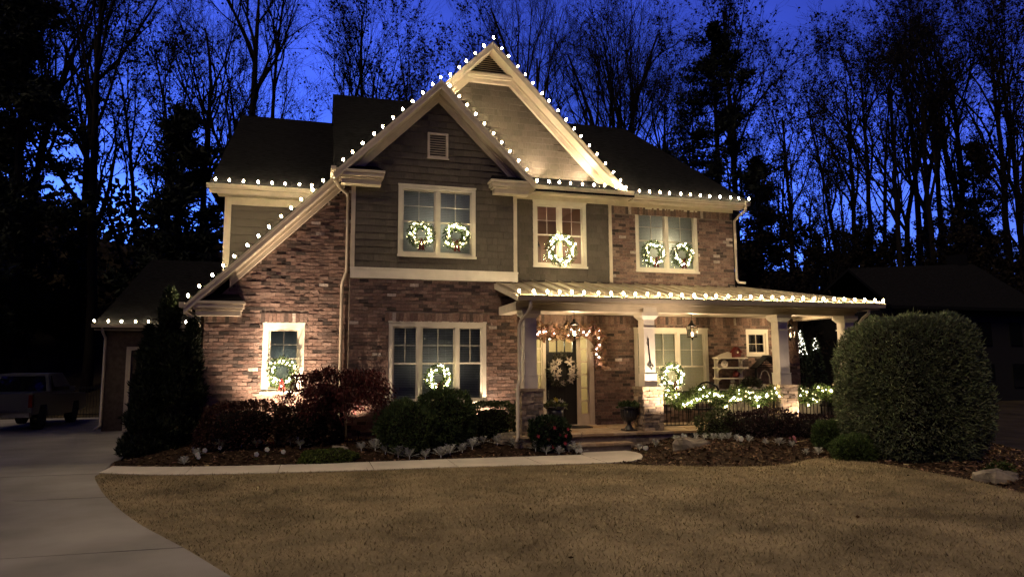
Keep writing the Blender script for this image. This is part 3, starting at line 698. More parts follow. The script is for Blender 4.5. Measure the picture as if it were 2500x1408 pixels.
def ledge(part, x0, x1, Y, z0, z1, axis='x', sgn=1, hmin=.04, hmax=.10, stuffmb=None):
    """courses of ledge stone on one face"""
    global nst
    z = z0
    while z < z1 - .015:
        h = min(random.uniform(hmin, hmax), z1 - z); x = x0
        if z1 - z - h < .03: h = z1 - z
        while x < x1 - .01:
            l = min(random.uniform(.09, .34), x1 - x)
            if x1 - x - l < .06: l = x1 - x
            pr = random.uniform(.008, .04); c = random.choice(ST); k = random.uniform(.75, 1.2)
            q = MB(); q.col = tuple(v * k for v in c)
            a, b = x + .004, x + l - .004
            if axis == 'x': q.box(a, b, *sorted((Y - sgn * pr, Y + sgn * .05)), z + .004, z + h - .003, .007)
            else: q.box(*sorted((Y - sgn * pr, Y + sgn * .05)), a, b, z + .004, z + h - .003, .007)
            if nst < 300 and stuffmb is None: hp(q, 'stone', 'stone', part); nst += 1
            else:
                s = stuffmb if stuffmb is not None else LEFT
                s.col = q.col; s.add(q.v, q.f)
            x += l
        z += h
LEFT = MB()
def column(cx, pier=True):
    yc = -1.48; c = group_part('porch_column')
    if pier:
        w = .275; mb = MB(); mb.box(cx - w + .03, cx + w - .03, yc - w + .03, yc + w - .03, -.05, 1.05); hp(mb, 'pier_core', 'mortar', c)
        ledge(c, cx - w, cx + w, yc - w + .02, 0, 1.05); ledge(c, yc - w, yc + w, cx - w + .02, 0, 1.05, 'y'); ledge(c, yc - w, yc + w, cx + w - .02, 0, 1.05, 'y', -1, stuffmb=LEFT)
        mb = MB(); mb.col = (.36, .28, .19); mb.box(cx - w - .035, cx + w + .035, yc - w - .035, yc + w + .035, 1.05, 1.115, .006); hp(mb, 'cap_stone', 'stone', c)
    z0 = 1.115 if pier else 0
    s = .155; mb = MB(); mb.box(cx - s, cx + s, yc - s, yc + s, z0, 2.86); hp(mb, 'shaft', 'white', c)
    mb = MB(); mb.box(cx - s - .02, cx + s + .02, yc - s - .02, yc + s + .02, z0, z0 + .30); mb.box(cx - s - .03, cx + s + .03, yc - s - .03, yc + s + .03, z0 + .30, z0 + .325); hp(mb, 'plinth', 'white', c)
    mb = MB(); mb.box(cx - s - .025, cx + s + .025, yc - s - .025, yc + s + .025, 2.62, 2.645)
    a = s + .005; b = s + .085; mb.add([(cx - a, yc - a, 2.84), (cx + a, yc - a, 2.84), (cx + a, yc + a, 2.84), (cx - a, yc + a, 2.84), (cx - b, yc - b, 2.94), (cx + b, yc - b, 2.94), (cx + b, yc + b, 2.94), (cx - b, yc + b, 2.94)],
        [(3, 2, 1, 0), (4, 5, 6, 7), (0, 1, 5, 4), (1, 2, 6, 5), (2, 3, 7, 6), (3, 0, 4, 7)]); mb.box(cx - b, cx + b, yc - b, yc + b, 2.94, 3.03); hp(mb, 'capital', 'white', c)
    return c
for i, cx in enumerate((3.10, 6.34, 10.43, 12.66)): column(cx, True)
if LEFT.f: hp(LEFT, 'stones', 'stone', kind='stuff')
mb = MB(); mb.box(2.72, 12.86, -1.66, -1.30, 3.03, 3.24); mb.box(12.5, 12.86, -1.295, .56, 3.03, 3.24); mb.box(2.72, 3.05, -1.295, -.02, 3.03, 3.24)
mb.box(2.70, 12.88, -1.70, -1.66, 3.115, 3.16); mb.box(2.70, 12.88, -1.73, -1.66, 3.163, 3.21); hp(mb, 'porch_beam', 'trim')
for cx in (6.34,):
    mb = MB(); mb.box(cx - .19, cx + .19, -1.72, -1.662, 3.035, 3.21); hp(mb, 'beam_block', 'white')
mb = MB(); mb.box(2.68, 13.28, -2.14, -1.66, 3.213, 3.235); mb.box(12.863, 13.28, -1.655, 3, 3.213, 3.235); hp(mb, 'soffit', 'soffit')
mb = MB(); mb.box(3.06, 12.49, -1.295, .56, 3.115, 3.135); hp(mb, 'porch_ceiling', 'trim')
mb = MB(); mb.box(2.66, 13.3, -2.135, -2.105, 3.18, 3.31); hp(mb, 'fascia', 'trim'); mb = MB(); mb.box(13.27, 13.3, -2.1, 3, 3.18, 3.31); hp(mb, 'fascia', 'trim')
prf = group_part('porch_roof'); zr = lambda y: 3.345 + .25 * (y + 2.2)
mb = MB(); mb.slab([(2.64, -2.2, zr(-2.2)), (13.38, -2.2, zr(-2.2)), (10.58, .6, zr(.6)), (3.2, .6, zr(.6)), (3.2, 0, zr(0)), (2.64, 0, zr(0))], .06)
mb.slab([(13.38, -2.2, zr(-2.2)), (13.38, 5, zr(-2.2)), (10.58, 5, zr(.6)), (10.58, .6, zr(.6))], .06); hp(mb, 'roof_deck', 'metal', prf)
mb = MB(); mb.yz([(-2.2, zr(-2.2) - .02), (0, zr(0) - .02), (0, zr(0) - .16), (-2.2, zr(-2.2) - .14)], 2.60, 2.638); hp(mb, 'rake_board', 'trim', prf)
x = 2.66
while x < 13.3:
    yt = .6 if x > 3.2 else 0; xe = min(x + .40, 13.36)
    if xe > 10.55: yt = min(yt, 11.18 - xe)
    if yt > -2.1:
        mb = MB(); z0, z1 = zr(-2.2) + .004, zr(yt) + .004; xa = x + .004; xb = xe - .004
        yta = min(.6 if x > 3.2 else 0, 11.18 - x) if x > 10.3 else yt
        mb.add([(xa, -2.21, z0), (xb, -2.21, z0), (xb, yt, zr(yt) + .004), (xa, yta, zr(yta) + .004), (xa, -2.21, z0 - .02), (xb, -2.21, z0 - .02)], [(0, 1, 2, 3), (4, 5, 1, 0)])
        mb.yz([(-2.21, z0), (yta, zr(yta) + .004), (yta, zr(yta) + .058), (-2.21, z0 + .054)], xa - .01, xa + .014); hp(mb, 'metal_panel', 'metal', prf)
    x += .40
mb = MB(); mb.tube([(13.4, -2.22, zr(-2.2) + .02), (10.56, .6, zr(.6) + .02)], .03, 6); hp(mb, 'hip_cap', 'metal', prf)
# porch edge and steps
ed = group_part('porch_edge'); E2 = MB()
for a, b in ((2.6, 4.1), (5.46, 13.05)): ledge(ed, a, b, -1.86, -.5, -.06, stuffmb=E2, hmin=.07, hmax=.13)
hp(E2, 'edge_stones', 'stone', ed, kind='stuff')
for i, (ya, yb, zt) in enumerate(((-1.92, -1.80, -.06), (-2.26, -1.88, -.255))):
    s = group_part('step'); mb = MB(); mb.box(4.1, 5.46, ya + .03, yb + .02, -.5, zt); hp(mb, 'riser_core', 'mortar', s)
    ledge(s, 4.08, 5.48, ya + .03, -.42 if i else -.26, zt, hmin=.05, hmax=.09, stuffmb=None)
    x = 4.06
    while x < 5.45:
        l = min(random.uniform(.35, .6), 5.5 - x)
        if 5.5 - x - l < .2: l = 5.5 - x
        mb = MB(); k = random.uniform(.85, 1.15); mb.col = tuple(v * k for v in random.choice(FC)); mb.box(x + .004, x + l - .004, ya - .03, yb + (.05 if i == 0 else .03), zt + .002, zt + .056, .004)
        if i: hp(mb, 'tread_stone', 'flag', s)
        x += l

# ---- front door with sidelights
dr = group_part('front_door'); Yd = P1 + .05
mb = MB(); mb.box(4.26, 5.19, Yd, Yd + .05, 0, 2.06); mb.box(4.26, 4.37, Yd, Yd + .05, 2.06, 2.50); mb.box(5.08, 5.19, Yd, Yd + .05, 2.06, 2.50); mb.box(4.37, 5.08, Yd, Yd + .05, 2.44, 2.50); hp(mb, 'door_leaf', 'door', dr)
for i in (1, 2): mb = MB(); x = 4.37 + .71 * i / 3; mb.box(x - .014, x + .014, Yd, Yd + .05, 2.06, 2.44); hp(mb, 'glazing_bar', 'door', dr)
for i in range(3): mb = MB(); x = 4.37 + .71 * i / 3; mb.box(x, x + .236, Yd + .022, Yd + .028, 2.06, 2.44); hp(mb, 'glass_pane', 'glass', dr)
mb = MB(); mb.box(4.30, 5.15, Yd - .03, Yd, 1.99, 2.05); hp(mb, 'ledge', 'door', dr)
for i in range(3): mb = MB(); x = 4.36 + .25 * i; mb.box(x, x + .22, Yd - .008, Yd, .22, 1.86); hp(mb, 'door_board', 'door', dr)
mb = MB(); mb.box(4.275, 4.335, Yd - .02, Yd, 1.1, 1.28); mb.box(4.28, 4.33, Yd - .02, Yd, .78, 1.0); mb.tube([(4.305, Yd - .02, 1.02), (4.305, Yd - .07, 1.0), (4.305, Yd - .07, .72), (4.305, Yd - .02, .68)], .012, 6); hp(mb, 'handle', 'chrome', dr)
fr = group_part('door_frame')
mb = MB()
for a, b in ((3.82, 3.94), (4.17, 4.26), (5.19, 5.28), (5.57, 5.72)): mb.box(a, b, P1 + .01, P1 + .14, 0, 2.52)
mb.box(3.82, 5.72, P1 + .005, P1 + .14, 2.522, 2.62); mb.box(3.94, 4.17, P1 + .03, P1 + .1, 0, .30); mb.box(5.28, 5.57, P1 + .03, P1 + .1, 0, .30); mb.box(3.8, 5.74, P1 - .05, P1 + .1, -.03, .02); hp(mb, 'casing', 'trim', fr)
for a, b in ((3.94, 4.17), (5.28, 5.57)):
    s = group_part('sidelight'); mb = MB(); mb.box(a, a + .045, P1 + .05, P1 + .1, .3, 2.52); mb.box(b - .045, b, P1 + .05, P1 + .1, .3, 2.52)
    for k in range(7): z = .30 + k * .37; mb.box(a + .045, b - .045, P1 + .052, P1 + .095, z - .015, z + .02)
    hp(mb, 'sash', 'trim', s)
    for k in range(6): mb = MB(); z = .32 + k * .37; mb.box(a + .045, b - .045, P1 + .07, P1 + .075, z, z + .335); hp(mb, 'glass_pane', 'glass', s)
mb = MB(); y0, y1 = P1 + .15, P1 + 2.4
mb.add([(3.6, y0, 0), (5.9, y0, 0), (5.9, y0, 2.7), (3.6, y0, 2.7), (3.6, y1, 0), (5.9, y1, 0), (5.9, y1, 2.7), (3.6, y1, 2.7)], [(4, 7, 6, 5), (0, 4, 5, 1), (2, 6, 7, 3), (0, 3, 7, 4), (1, 5, 6, 2)])
hp(mb, 'hallway', 'yroom')
# ------------------------------------------------------------------ lit things
bm_ = MB(); bm_.lathe([(.004, -.042), (.023, -.028), (.035, 0), (.031, .027), (.014, .047), (.003, .056)], 10); bulb_me = bm_.mesh('bulb'); bulb_me.materials.append(M['bulb'])
bulb_me.polygons.foreach_set('use_smooth', [True] * len(bulb_me.polygons))
bm_ = MB(); bm_.lathe([(.012, -.085), (.014, -.04), (.02, -.036)], 6); bm_.box(-.008, .008, -.01, .012, -.12, -.08); sock_me = bm_.mesh('socket'); sock_me.materials.append(M['green'])
def ico(r, name, mat):
    b = MB(); b.add([(r, 0, 0), (-r, 0, 0), (0, r, 0), (0, -r, 0), (0, 0, r), (0, 0, -r)], [(0, 2, 4), (2, 1, 4), (1, 3, 4), (3, 0, 4), (2, 0, 5), (1, 2, 5), (3, 1, 5), (0, 3, 5)])
    me = b.mesh(name); me.materials.append(M[mat]); me.polygons.foreach_set('use_smooth', [True] * 8); return me
mini_me = ico(.021, 'mini_bulb', 'mini'); dim_me = ico(.023, 'mini_bulb', 'dim'); pink_me = ico(.026, 'mini_bulb', 'pink')
def inst(name, me, parent, loc, rot=(0, 0, 0), sc=1):
    o = bpy.data.objects.new(name, me); COL.objects.link(o); o.parent = parent
    if parent.name in WP: o.matrix_parent_inverse = Matrix.Translation(-parent.location)
    o.location = loc; o.rotation_euler = rot
    if sc != 1: o.scale = (sc, sc, sc)
    return o
def light_string(label, a, b, n, wire_drop=.10, tilt=0):
    a, b = Vector(a), Vector(b); t = thing('light_string', label, 'string lights', a, 'warm string lights along the eaves')
    P = [a.lerp(b, (i + random.uniform(-.09, .09)) / (n - 1)) for i in range(n)]
    mb = MB(); mb.tube([p + Vector((0, .01, -wire_drop)) for p in P], .006, 4); mb.build('wire', 'green', t)
    for p in P:
        rr = (random.uniform(-.12, .12), tilt + random.uniform(-.12, .12), 0)
        inst('bulb', bulb_me, t, p, rr); inst('socket', sock_me, t, p, rr)
    return t
Z = .08
light_string('warm bulbs along the long low rake over the lit brick wing', (-4.98, .05, 3.29 + Z), (-1.66, .05, 6.60 + Z), 14, tilt=-.4)
light_string('warm bulbs up the left rake of the small front gable', (-1.46, -.42, 6.78 + Z), (1.05, -.42, 9.27 + Z), 11, tilt=-.3)
light_string('warm bulbs down the right rake of the small front gable', (1.29, -.42, 9.03 + Z), (3.42, -.42, 6.90 + Z), 10, tilt=.3)
light_string('warm bulbs climbing to the tip of the tall gable', (1.38, .13, 9.58 + Z), (2.62, .13, 10.83 + Z), 6, tilt=-.3)
light_string('warm bulbs down the long right rake of the tall gable', (2.86, .13, 10.58 + Z), (6.47, .13, 6.97 + Z), 16, tilt=.3)
light_string('warm bulbs on the short gutter under the lit shingle gable', (3.85, .04, 6.75 + Z), (6.62, .04, 6.74 + Z), 9)
light_string('warm bulbs on the upper gutter above the brick bay', (7.02, .06, 6.67 + Z), (10.75, .06, 6.66 + Z), 12)
light_string('warm bulbs on the gutter of the rear upper wing', (-4.72, 1.90, 6.68 + Z), (-2.2, 1.90, 6.68 + Z), 8)
light_string('warm bulbs along the metal porch roof gutter', (2.64, -2.27, 3.35 + Z), (13.32, -2.27, 3.35 + Z), 33)
light_string('warm bulbs on the low garage gutter behind the conical evergreen', (-9.05, 7.9, 3.17 + Z), (-5.9, 7.9, 3.17 + Z), 9)

def ribbon_bow(t, c, s=1.0, tail=.26):
    mb = MB(); x, y, z = c
    for sg in (-1, 1):
        L = []; n = 7
        for i in range(n):
            a = math.pi * i / (n - 1); L.append((x + sg * s * .09 * math.sin(a) * 1.2, z + s * (.055 * math.cos(a) * .9 + .03 * math.sin(a))))
        for (x0, z0), (x1, z1) in zip(L, L[1:]): mb.add([(x0, y - .03, z0), (x1, y - .03, z1), (x1, y + .02, z1), (x0, y + .02, z0)], [(0, 1, 2, 3)])
        mb.xz([(x, z), (x + sg * s * .03, z), (x + sg * s * .085, z - s * tail), (x + sg * s * .05, z - s * tail * .9), (x + sg * s * .02, z - s * tail * .96)], y - .012 + sg * .003, y - .006 + sg * .003)
    mb.box(x - .022 * s, x + .022 * s, y - .04, y - .005, z - .025 * s, z + .025 * s, .004)
    mb.build('bow', 'bow', t)
def wreath(label, c, r, nl, bow=True, tube=.085, leafc=(.045, .075, .022)):
    t = thing('wreath', label, 'wreath', (c[0], c[1], c[2] - r), 'lit wreaths on the windows'); n = 1300
    a = rng.uniform(0, 6.283, n); b = rng.uniform(0, 6.283, n); q = tube * rng.uniform(.1, 1, n) ** .5
    C = np.column_stack([c[0] + np.cos(a) * r * .78, np.full(n, c[1]), c[2] + np.sin(a) * r * .78])
    O = np.column_stack([np.cos(b) * np.cos(a), np.sin(b) * .8, np.cos(b) * np.sin(a)])
    T = np.column_stack([-np.sin(a), np.zeros(n), np.cos(a)])
    V = leaves(C + O * q[:, None], O + T * .7, .085, .10, .35)
    quads('foliage', V, 'leaf', t, shade(leafc, n, .5))
    mb = MB(); mb.tube([(c[0] + math.cos(k) * r * .78, c[1], c[2] + math.sin(k) * r * .78) for k in np.linspace(0, 6.283, 25)], .03, 5); mb.build('ring', 'green', t)
    for i in range(nl):
        k = 6.283 * (i + random.uniform(-.4, .4)) / nl; rr = r * .78 + random.uniform(-1, 1) * tube * .95
        inst('mini_bulb', mini_me if random.random() < .58 else dim_me, t, (c[0] + math.cos(k) * rr, c[1] - random.uniform(.5, 1) * tube, c[2] + math.sin(k) * rr), (0, 0, 0), random.uniform(.8, 1.2))
    if bow: ribbon_bow(t, (c[0] + random.uniform(-.02, .02), c[1] - .13, c[2] - r * .5), 1.1)
    return t
wreath('lit wreath with hanging bow on left sash of the dark gable window', (.585, -.14, 5.10), .33, 34)
wreath('lit wreath with red bow on right sash of the dark gable window', (1.52, -.14, 5.10), .33, 36)
wreath('big lit wreath without a bow on the window above the porch door', (4.72, .48, 4.97), .47, 64, False, .10)
wreath('lit wreath on the left sash of the upper window in the brick bay', (7.66, .50, 5.0), .36, 34)
wreath('lit wreath on the right sash of the upper window in the brick bay', (8.62, .50, 4.99), .35, 34)
wreath('lit wreath on the small window of the floodlit brick wing', (-2.79, .38, 1.54), .36, 36)
wreath('lit wreath in the middle of the three-part ground floor window', (1.07, -.10, 1.38), .31, 34)
wreath('lit wreath with berries hanging in the porch window behind the railing', (8.15, .50, 1.36), .36, 44)

# wreath of pale poinsettias on the door
t = thing('wreath', 'unlit wreath of cream poinsettia flowers on the black front door', 'wreath', (4.72, .58, 1.2)); n = 900
a = rng.uniform(0, 6.283, n); C = np.column_stack([4.72 + np.cos(a) * .30 + rng.normal(0, .05, n), .60 + rng.uniform(-.06, .03, n), 1.55 + np.sin(a) * .32 + rng.normal(0, .05, n)])
quads('foliage', leaves(C, np.column_stack([np.cos(a), -np.ones(n) * .6, np.sin(a)]), .11, .2, .6), 'leaf', t, shade((.10, .095, .07), n, .5))
def star(mb, c, r, col, k=6, tilt=.25):
    c = Vector(c)
    for ring, (rr, off) in enumerate(((r, 0), (r * .65, .5))):
        for i in range(k):
            a = 6.283 * (i + off) / k + random.uniform(-.15, .15); d = Vector((math.cos(a), -.28 - .2 * ring, math.sin(a))).normalized(); s = Vector((-math.sin(a), 0, math.cos(a)))
            g = random.uniform(.85, 1.1); mb.col = tuple(v * g for v in col); L = rr * random.uniform(.85, 1.15)
            mb.add([c, c + d * L * .5 + s * L * .2, c + d * L, c + d * L * .5 - s * L * .2], [(0, 1, 2, 3)])
mb = MB()
for dx, dz, rr in ((-.22, .16, .17), (-.30, .02, .15), (-.20, -.16, .17), (-.10, .26, .11), (.20, .24, .16), (.30, .05, .14), (.27, -.12, .16), (.24, -.28, .13), (-.10, -.02, .10), (-.02, -.36, .10)):
    star(mb, (4.72 + dx, .52, 1.55 + dz), rr, (.62, .55, .45))
mb.build('poinsettias', 'petal', t)
mb = MB(); mb.tube([(4.72 + math.cos(k) * .29, .60, 1.55 + math.sin(k) * .31) for k in np.linspace(0, 6.283, 25)], .03, 5); mb.build('ring', 'green', t)

# leaf garland over the door
t = thing('door_garland', 'garland of bronze leaves and pink lights draped over the front door', 'garland', (4.75, .5, 2.5))
n = 820; u = rng.uniform(0, 1, n)
def dg(u):
    if u < .78: x = 3.55 + u / .78 * 2.3; return x, 2.62 + .10 * abs(math.sin((x - 3.55) * 2.73)) - .08
    return 5.80 + .05 * math.sin(u * 40), 2.62 - (u - .78) / .22 * .95
C = np.array([(*dg(k),) for k in u]); C = np.column_stack([C[:, 0] + rng.normal(0, .07, n), .44 + rng.normal(0, .06, n), C[:, 1] + rng.normal(0, .085, n)])
D = rng.normal(0, 1, (n, 3)); D[:, 1] = -abs(D[:, 1])
quads('leaf_cluster', leaves(C, D, .17, .28, .2), 'leaf', t, shade((.26, .165, .105), n, .5))
mb = MB(); mb.tube([(dg(k)[0], .50, dg(k)[1]) for k in np.linspace(0, 1, 40)], .018, 5); mb.build('stem', 'bark', t)
for i in range(30):
    k = (i + .5) / 30
    if .24 < k < .58 and i % 3: continue
    x, z = dg(k); inst('mini_bulb', pink_me, t, (x + random.uniform(-.09, .09), .36, z + random.uniform(-.09, .09)), (0, 0, 0), random.uniform(.8, 1.25))
t = thing('lit_garland', 'vertical strand of white lights in leaves beside the left sidelight', 'garland', (3.70, .5, 0)); n = 260
C = np.column_stack([3.66 + rng.normal(0, .035, n), .48 + rng.normal(0, .03, n), rng.uniform(.3, 2.55, n)])
quads('foliage', leaves(C, rng.normal(0, 1, (n, 3)), .08, .15, .3), 'leaf', t, shade((.05, .07, .02), n, .5))
mb = MB(); mb.tube([(3.66, .5, .02), (3.67, .5, 1.2), (3.66, .5, 2.55)], .012, 4); mb.build('stem', 'green', t)
for i in range(26): inst('mini_bulb', mini_me if random.random() < .58 else dim_me, t, (3.66 + random.uniform(-.04, .04), .42, .35 + i * .085), (0, 0, 0), random.uniform(.7, 1.1))

# railing and rail garlands
def railing(label, x0, x1, y=-1.48):
    t = thing('porch_railing', label, 'railing', ((x0 + x1) / 2, y, 0), 'black iron railings between porch piers')
    mb = MB(); mb.box(x0, x1, y - .02, y + .02, .95, .985); mb.build('top_rail', 'iron', t)
    mb = MB(); mb.box(x0, x1, y - .015, y + .015, .09, .115); mb.build('bottom_rail', 'iron', t)
    n = int((x1 - x0) / .115)
    for i in range(1, n):
        x = x0 + (x1 - x0) * i / n; mb = MB(); mb.box(x - .0075, x + .0075, y - .0075, y + .0075, .112, .952); mb.build('baluster', 'iron', t)
    for x in (x0 + .02, x1 - .02): mb = MB(); mb.box(x - .02, x + .02, y - .021, y + .021, -.01, 1.01); mb.build('post', 'iron', t)
railing('black iron railing between the floodlit pier and the pier with the arched lantern', 6.62, 10.15); railing('short black iron railing beside the tall clipped evergreen', 10.71, 12.38)
def rail_garland(label, x0, x1, nb, n, drop, y=-1.62):
    t = thing('rail_garland', label, 'garland', ((x0 + x1) / 2, y, .6), 'lit evergreen garlands on the railing')
    fz = lambda x: .93 - drop * math.sin(math.pi * ((x - x0) / (x1 - x0)) * nb) ** 2
    X = rng.uniform(x0, x1, n); Zc = np.array([fz(x) for x in X]); O = rng.normal(0, 1, (n, 3)); O = unit(O) * (rng.uniform(.2, 1, n) ** .5 * .19)[:, None]
    C = np.column_stack([X, np.full(n, y), Zc]) + O
    quads('foliage', leaves(C, O * 6, .10, .13, .6), 'leaf', t, shade((.065, .095, .026), n, .5))
    mb = MB(); mb.tube([(x, y, fz(x)) for x in np.linspace(x0, x1, 40)], .02, 5); mb.build('stem', 'green', t)
    m_ = int((x1 - x0) * 19)
    for i in range(m_):
        x = x0 + (x1 - x0) * (i + random.random()) / m_; a = random.uniform(-2.6, 2.6); q = random.uniform(.05, .20)
        inst('mini_bulb', mini_me if random.random() < .58 else dim_me, t, (x, y - .17 * abs(math.cos(a)) - .03, fz(x) + math.sin(a) * q), (0, 0, 0), random.uniform(.75, 1.3))
rail_garland('long lit evergreen garland swagged along the railing right of the door', 6.66, 10.12, 3, 5000, .22)
rail_garland('short lit evergreen garland on the railing next to the tall clipped evergreen', 10.74, 12.5, 2, 2600, .20)

def lampo(name, loc, e, c, size=.08):
    l = bpy.data.lights.new(name, 'POINT'); l.energy = e; l.color = c; l.shadow_soft_size = size
    o = bpy.data.objects.new(name, l); COL.objects.link(o); o.location = loc; return o
# hanging lanterns
def lantern(label, x, y=-.6, zt=2.92, s=1.0, lit=False):
    t = thing('hanging_lantern', label, 'lantern', (x, y, zt - .5), 'black lanterns hanging from the porch ceiling')
    mb = MB(); mb.tube([(x, y, 3.12), (x, y, zt)], .008, 5); mb.lathe([(.05, 3.095), (.05, 3.12)], 10, (x, y, 0)); mb.build('chain', 'iron', t)
    mb = MB(); mb.lathe([(.012, zt), (.045, zt - .02), (.04, zt - .06), (.07, zt - .085), (.135, zt - .155), (.135, zt - .17)], 4, (x, y, 0)); mb.build('lantern_roof', 'iron', t)
    mb = MB(); b0, b1, z0, z1 = .115, .085, zt - .17, zt - .46
    for sx in (-1, 1):
        for sy in (-1, 1): mb.tube([(x + sx * b0, y + sy * b0, z0), (x + sx * b1, y + sy * b1, z1)], .008, 4)
    mb.box(x - b1 - .015, x + b1 + .015, y - b1 - .015, y + b1 + .015, z1 - .02, z1); mb.lathe([(.05, z1 - .02), (.02, z1 - .05), (.028, z1 - .07), (.004, z1 - .11)], 8, (x, y, 0)); mb.build('lantern_frame', 'iron', t)
    mb = MB(); e = .004
    vs = [(x + sx * (b + e), y + sy * (b + e), z) for b, z in ((b0 - .008, z0), (b1 - .006, z1)) for sx, sy in ((-1, -1), (1, -1), (1, 1), (-1, 1))]
    mb.add(vs, [(0, 1, 5, 4), (1, 2, 6, 5), (2, 3, 7, 6), (3, 0, 4, 7)]); mb.build('lantern_glass', 'lglass', t)
    mb = MB()
    for dx, dy in ((-.025, 0), (.025, .01), (0, -.02)): mb.lathe([(.01, z1), (.01, z1 + .10), (.007, z1 + .12)], 6, (x + dx, y + dy, 0))
    mb.build('candles', 'candle', t)
    o = lampo('porch_fill_lamp', (x, y, zt - .30), 52, (1, .72, .42), .03); o.parent = t; o.matrix_parent_inverse = Matrix.Translation(-t.location)  # lamp added inside each lantern to brighten the porch
    return t
lantern('black lantern hanging before the front door', 4.66); lantern('black lantern hanging before the wide porch window', 8.21); lantern('black lantern hanging beside the small square porch window', 11.46)
# ornament on the floodlit column
t = thing('column_ornament', 'slim black iron hook ornament with bells on the floodlit porch column', 'ornament', (6.33, -1.67, 1.6))
mb = MB(); mb.tube([(6.30, -1.655, 2.36), (6.29, -1.66, 2.30), (6.31, -1.66, 2.0), (6.335, -1.66, 1.78), (6.35, -1.67, 1.66)], [.012, .016, .012, .014, .008], 5); mb.tube([(6.25, -1.66, 2.2), (6.30, -1.66, 2.17)], .008, 4); mb.build('hook', 'iron', t)
mb = MB()
for dx, dz in ((-.05, 1.62), (.0, 1.58), (.045, 1.64), (.02, 1.68), (-.02, 1.67)): mb.lathe([(.004, -.028), (.026, -.02), (.024, 0), (.01, .02), (.003, .03)], 7, (6.35 + dx, -1.68, dz))
mb.build('bells', 'chrome', t)

# landscape spotlights: small black cans with a lit lens
def spot(label, loc, target, energy, ang, col=(1, .74, .52), blend=.8, size=.03):
    loc = Vector(loc); tg = Vector(target); d = (tg - loc).normalized()
    t = thing('landscape_spotlight', label, 'spotlight', (loc.x, loc.y, loc.z - .16), 'small spotlights in the beds and on the roof')
    mb = MB(); mb.tube([loc - d * .11, loc - d * .06, loc - d * .015, loc], [.028, .036, .045, .047], 10); mb.build('can', 'iron', t, smooth=True)
    mb = MB(); mb.tube([loc - Vector((0, 0, .2)), loc - d * .06], .012, 5); mb.build('stake', 'iron', t)
    mb = MB(); mb.tube([loc - d * .008, loc - d * .004], .038, 10); mb.build('lens', 'lens', t)
    l = bpy.data.lights.new('spot_lamp', 'SPOT'); l.energy = energy; l.spot_size = R(ang); l.spot_blend = blend; l.color = col; l.shadow_soft_size = size
    o = bpy.data.objects.new('spot_lamp', l); COL.objects.link(o); o.parent = t; o.matrix_parent_inverse = Matrix.Translation(-t.location)
    o.location = loc + d * .02; o.rotation_euler = d.to_track_quat('-Z', 'Y').to_euler()
    return t
ld = thing
spot('spotlight hidden behind the dark bush washing the brick under the small window', (-2.72, -.30, .12), (-3.0, .5, 3.3), 620, 118)
spot('narrow spotlight in the dark bush aimed up at the long rake', (-3.35, -.22, .18), (-2.45, .5, 4.6), 2600, 52)
spot('spotlight behind the red maple aimed up the brick corner', (-.95, -.55, .12), (-1.0, .0, 2.2), 110, 100)
spot('spotlight behind the clipped hedge grazing the brick beside the porch', (2.2, -.30, .05), (2.75, .05, 2.4), 160, 100)
spot('spotlight in the mulch aimed at the stone porch pier', (6.78, -2.80, 0.02), (6.40, -1.7, 1.7), 400, 74)
spot('spotlight in the bushes at the foot of the far stone pier', (10.95, -2.12, .08), (10.55, -1.7, .6), 90, 80)
spot('spotlight on the eave washing the shingle gable and its rake', (5.70, .12, 6.86), (3.9, .62, 8.6), 135, 120)
spot('spotlight on the eave below the middle of the shingle gable', (4.25, .10, 6.86), (3.0, .62, 9.2), 100, 110)
# hall lamp and the chandelier of the upper room
t = thing('chandelier', 'cage chandelier glowing inside the room above the porch door', 'chandelier', (4.28, 2.0, 4.7))
mb = MB(); mb.lathe([(.30, 5.33), (.30, 5.36)], 8, (4.28, 2.0, 0))
for k in range(6):
    a = k * math.pi / 3; c, s_ = math.cos(a), math.sin(a); mb.tube([(4.28 + .3 * c, 2 + .3 * s_, 4.75), (4.28 + .3 * c, 2 + .3 * s_, 5.35), (4.28 + .2 * c, 2 + .2 * s_, 5.55), (4.28, 2.0, 5.75)], .012, 4)
mb.lathe([(.30, 4.73), (.30, 4.76)], 8, (4.28, 2.0, 0)); mb.tube([(4.28, 2, 5.75), (4.28, 2, 6.36)], .01, 4); mb.build('cage', 'iron', t)
mb = MB()
for k in range(4): a = k * math.pi / 2; mb.lathe([(.018, 4.8), (.018, 5.0), (.022, 5.05), (.003, 5.12)], 6, (4.28 + .12 * math.cos(a), 2 + .12 * math.sin(a), 0))
mb.build('candle_lamps', 'lamp', t)
o = lampo('chandelier_lamp', (4.28, 2.0, 5.25), 45, (1, .66, .50)); o.parent = t; o.matrix_parent_inverse = Matrix.Translation(-t.location)
t = thing('ceiling_lamp', 'lit ceiling lamp in the hallway behind the front door', 'lamp', (4.75, 1.9, 2.4))
mb = MB(); mb.lathe([(.05, 2.45), (.14, 2.48), (.16, 2.56), (.05, 2.68)], 12, (4.75, 1.9, 0)); mb.build('shade', 'lamp', t); mb = MB(); mb.tube([(4.75, 1.9, 2.66), (4.75, 1.9, 2.71)], .03, 6); mb.build('canopy', 'iron', t)
o = lampo('hall_lamp', (4.75, 1.9, 2.35), 40, (1, .76, .42)); o.parent = t; o.matrix_parent_inverse = Matrix.Translation(-t.location)
t = thing('table_lamp', 'lit lamp in the room behind the porch window blinds', 'lamp', (8.2, 1.2, .6))
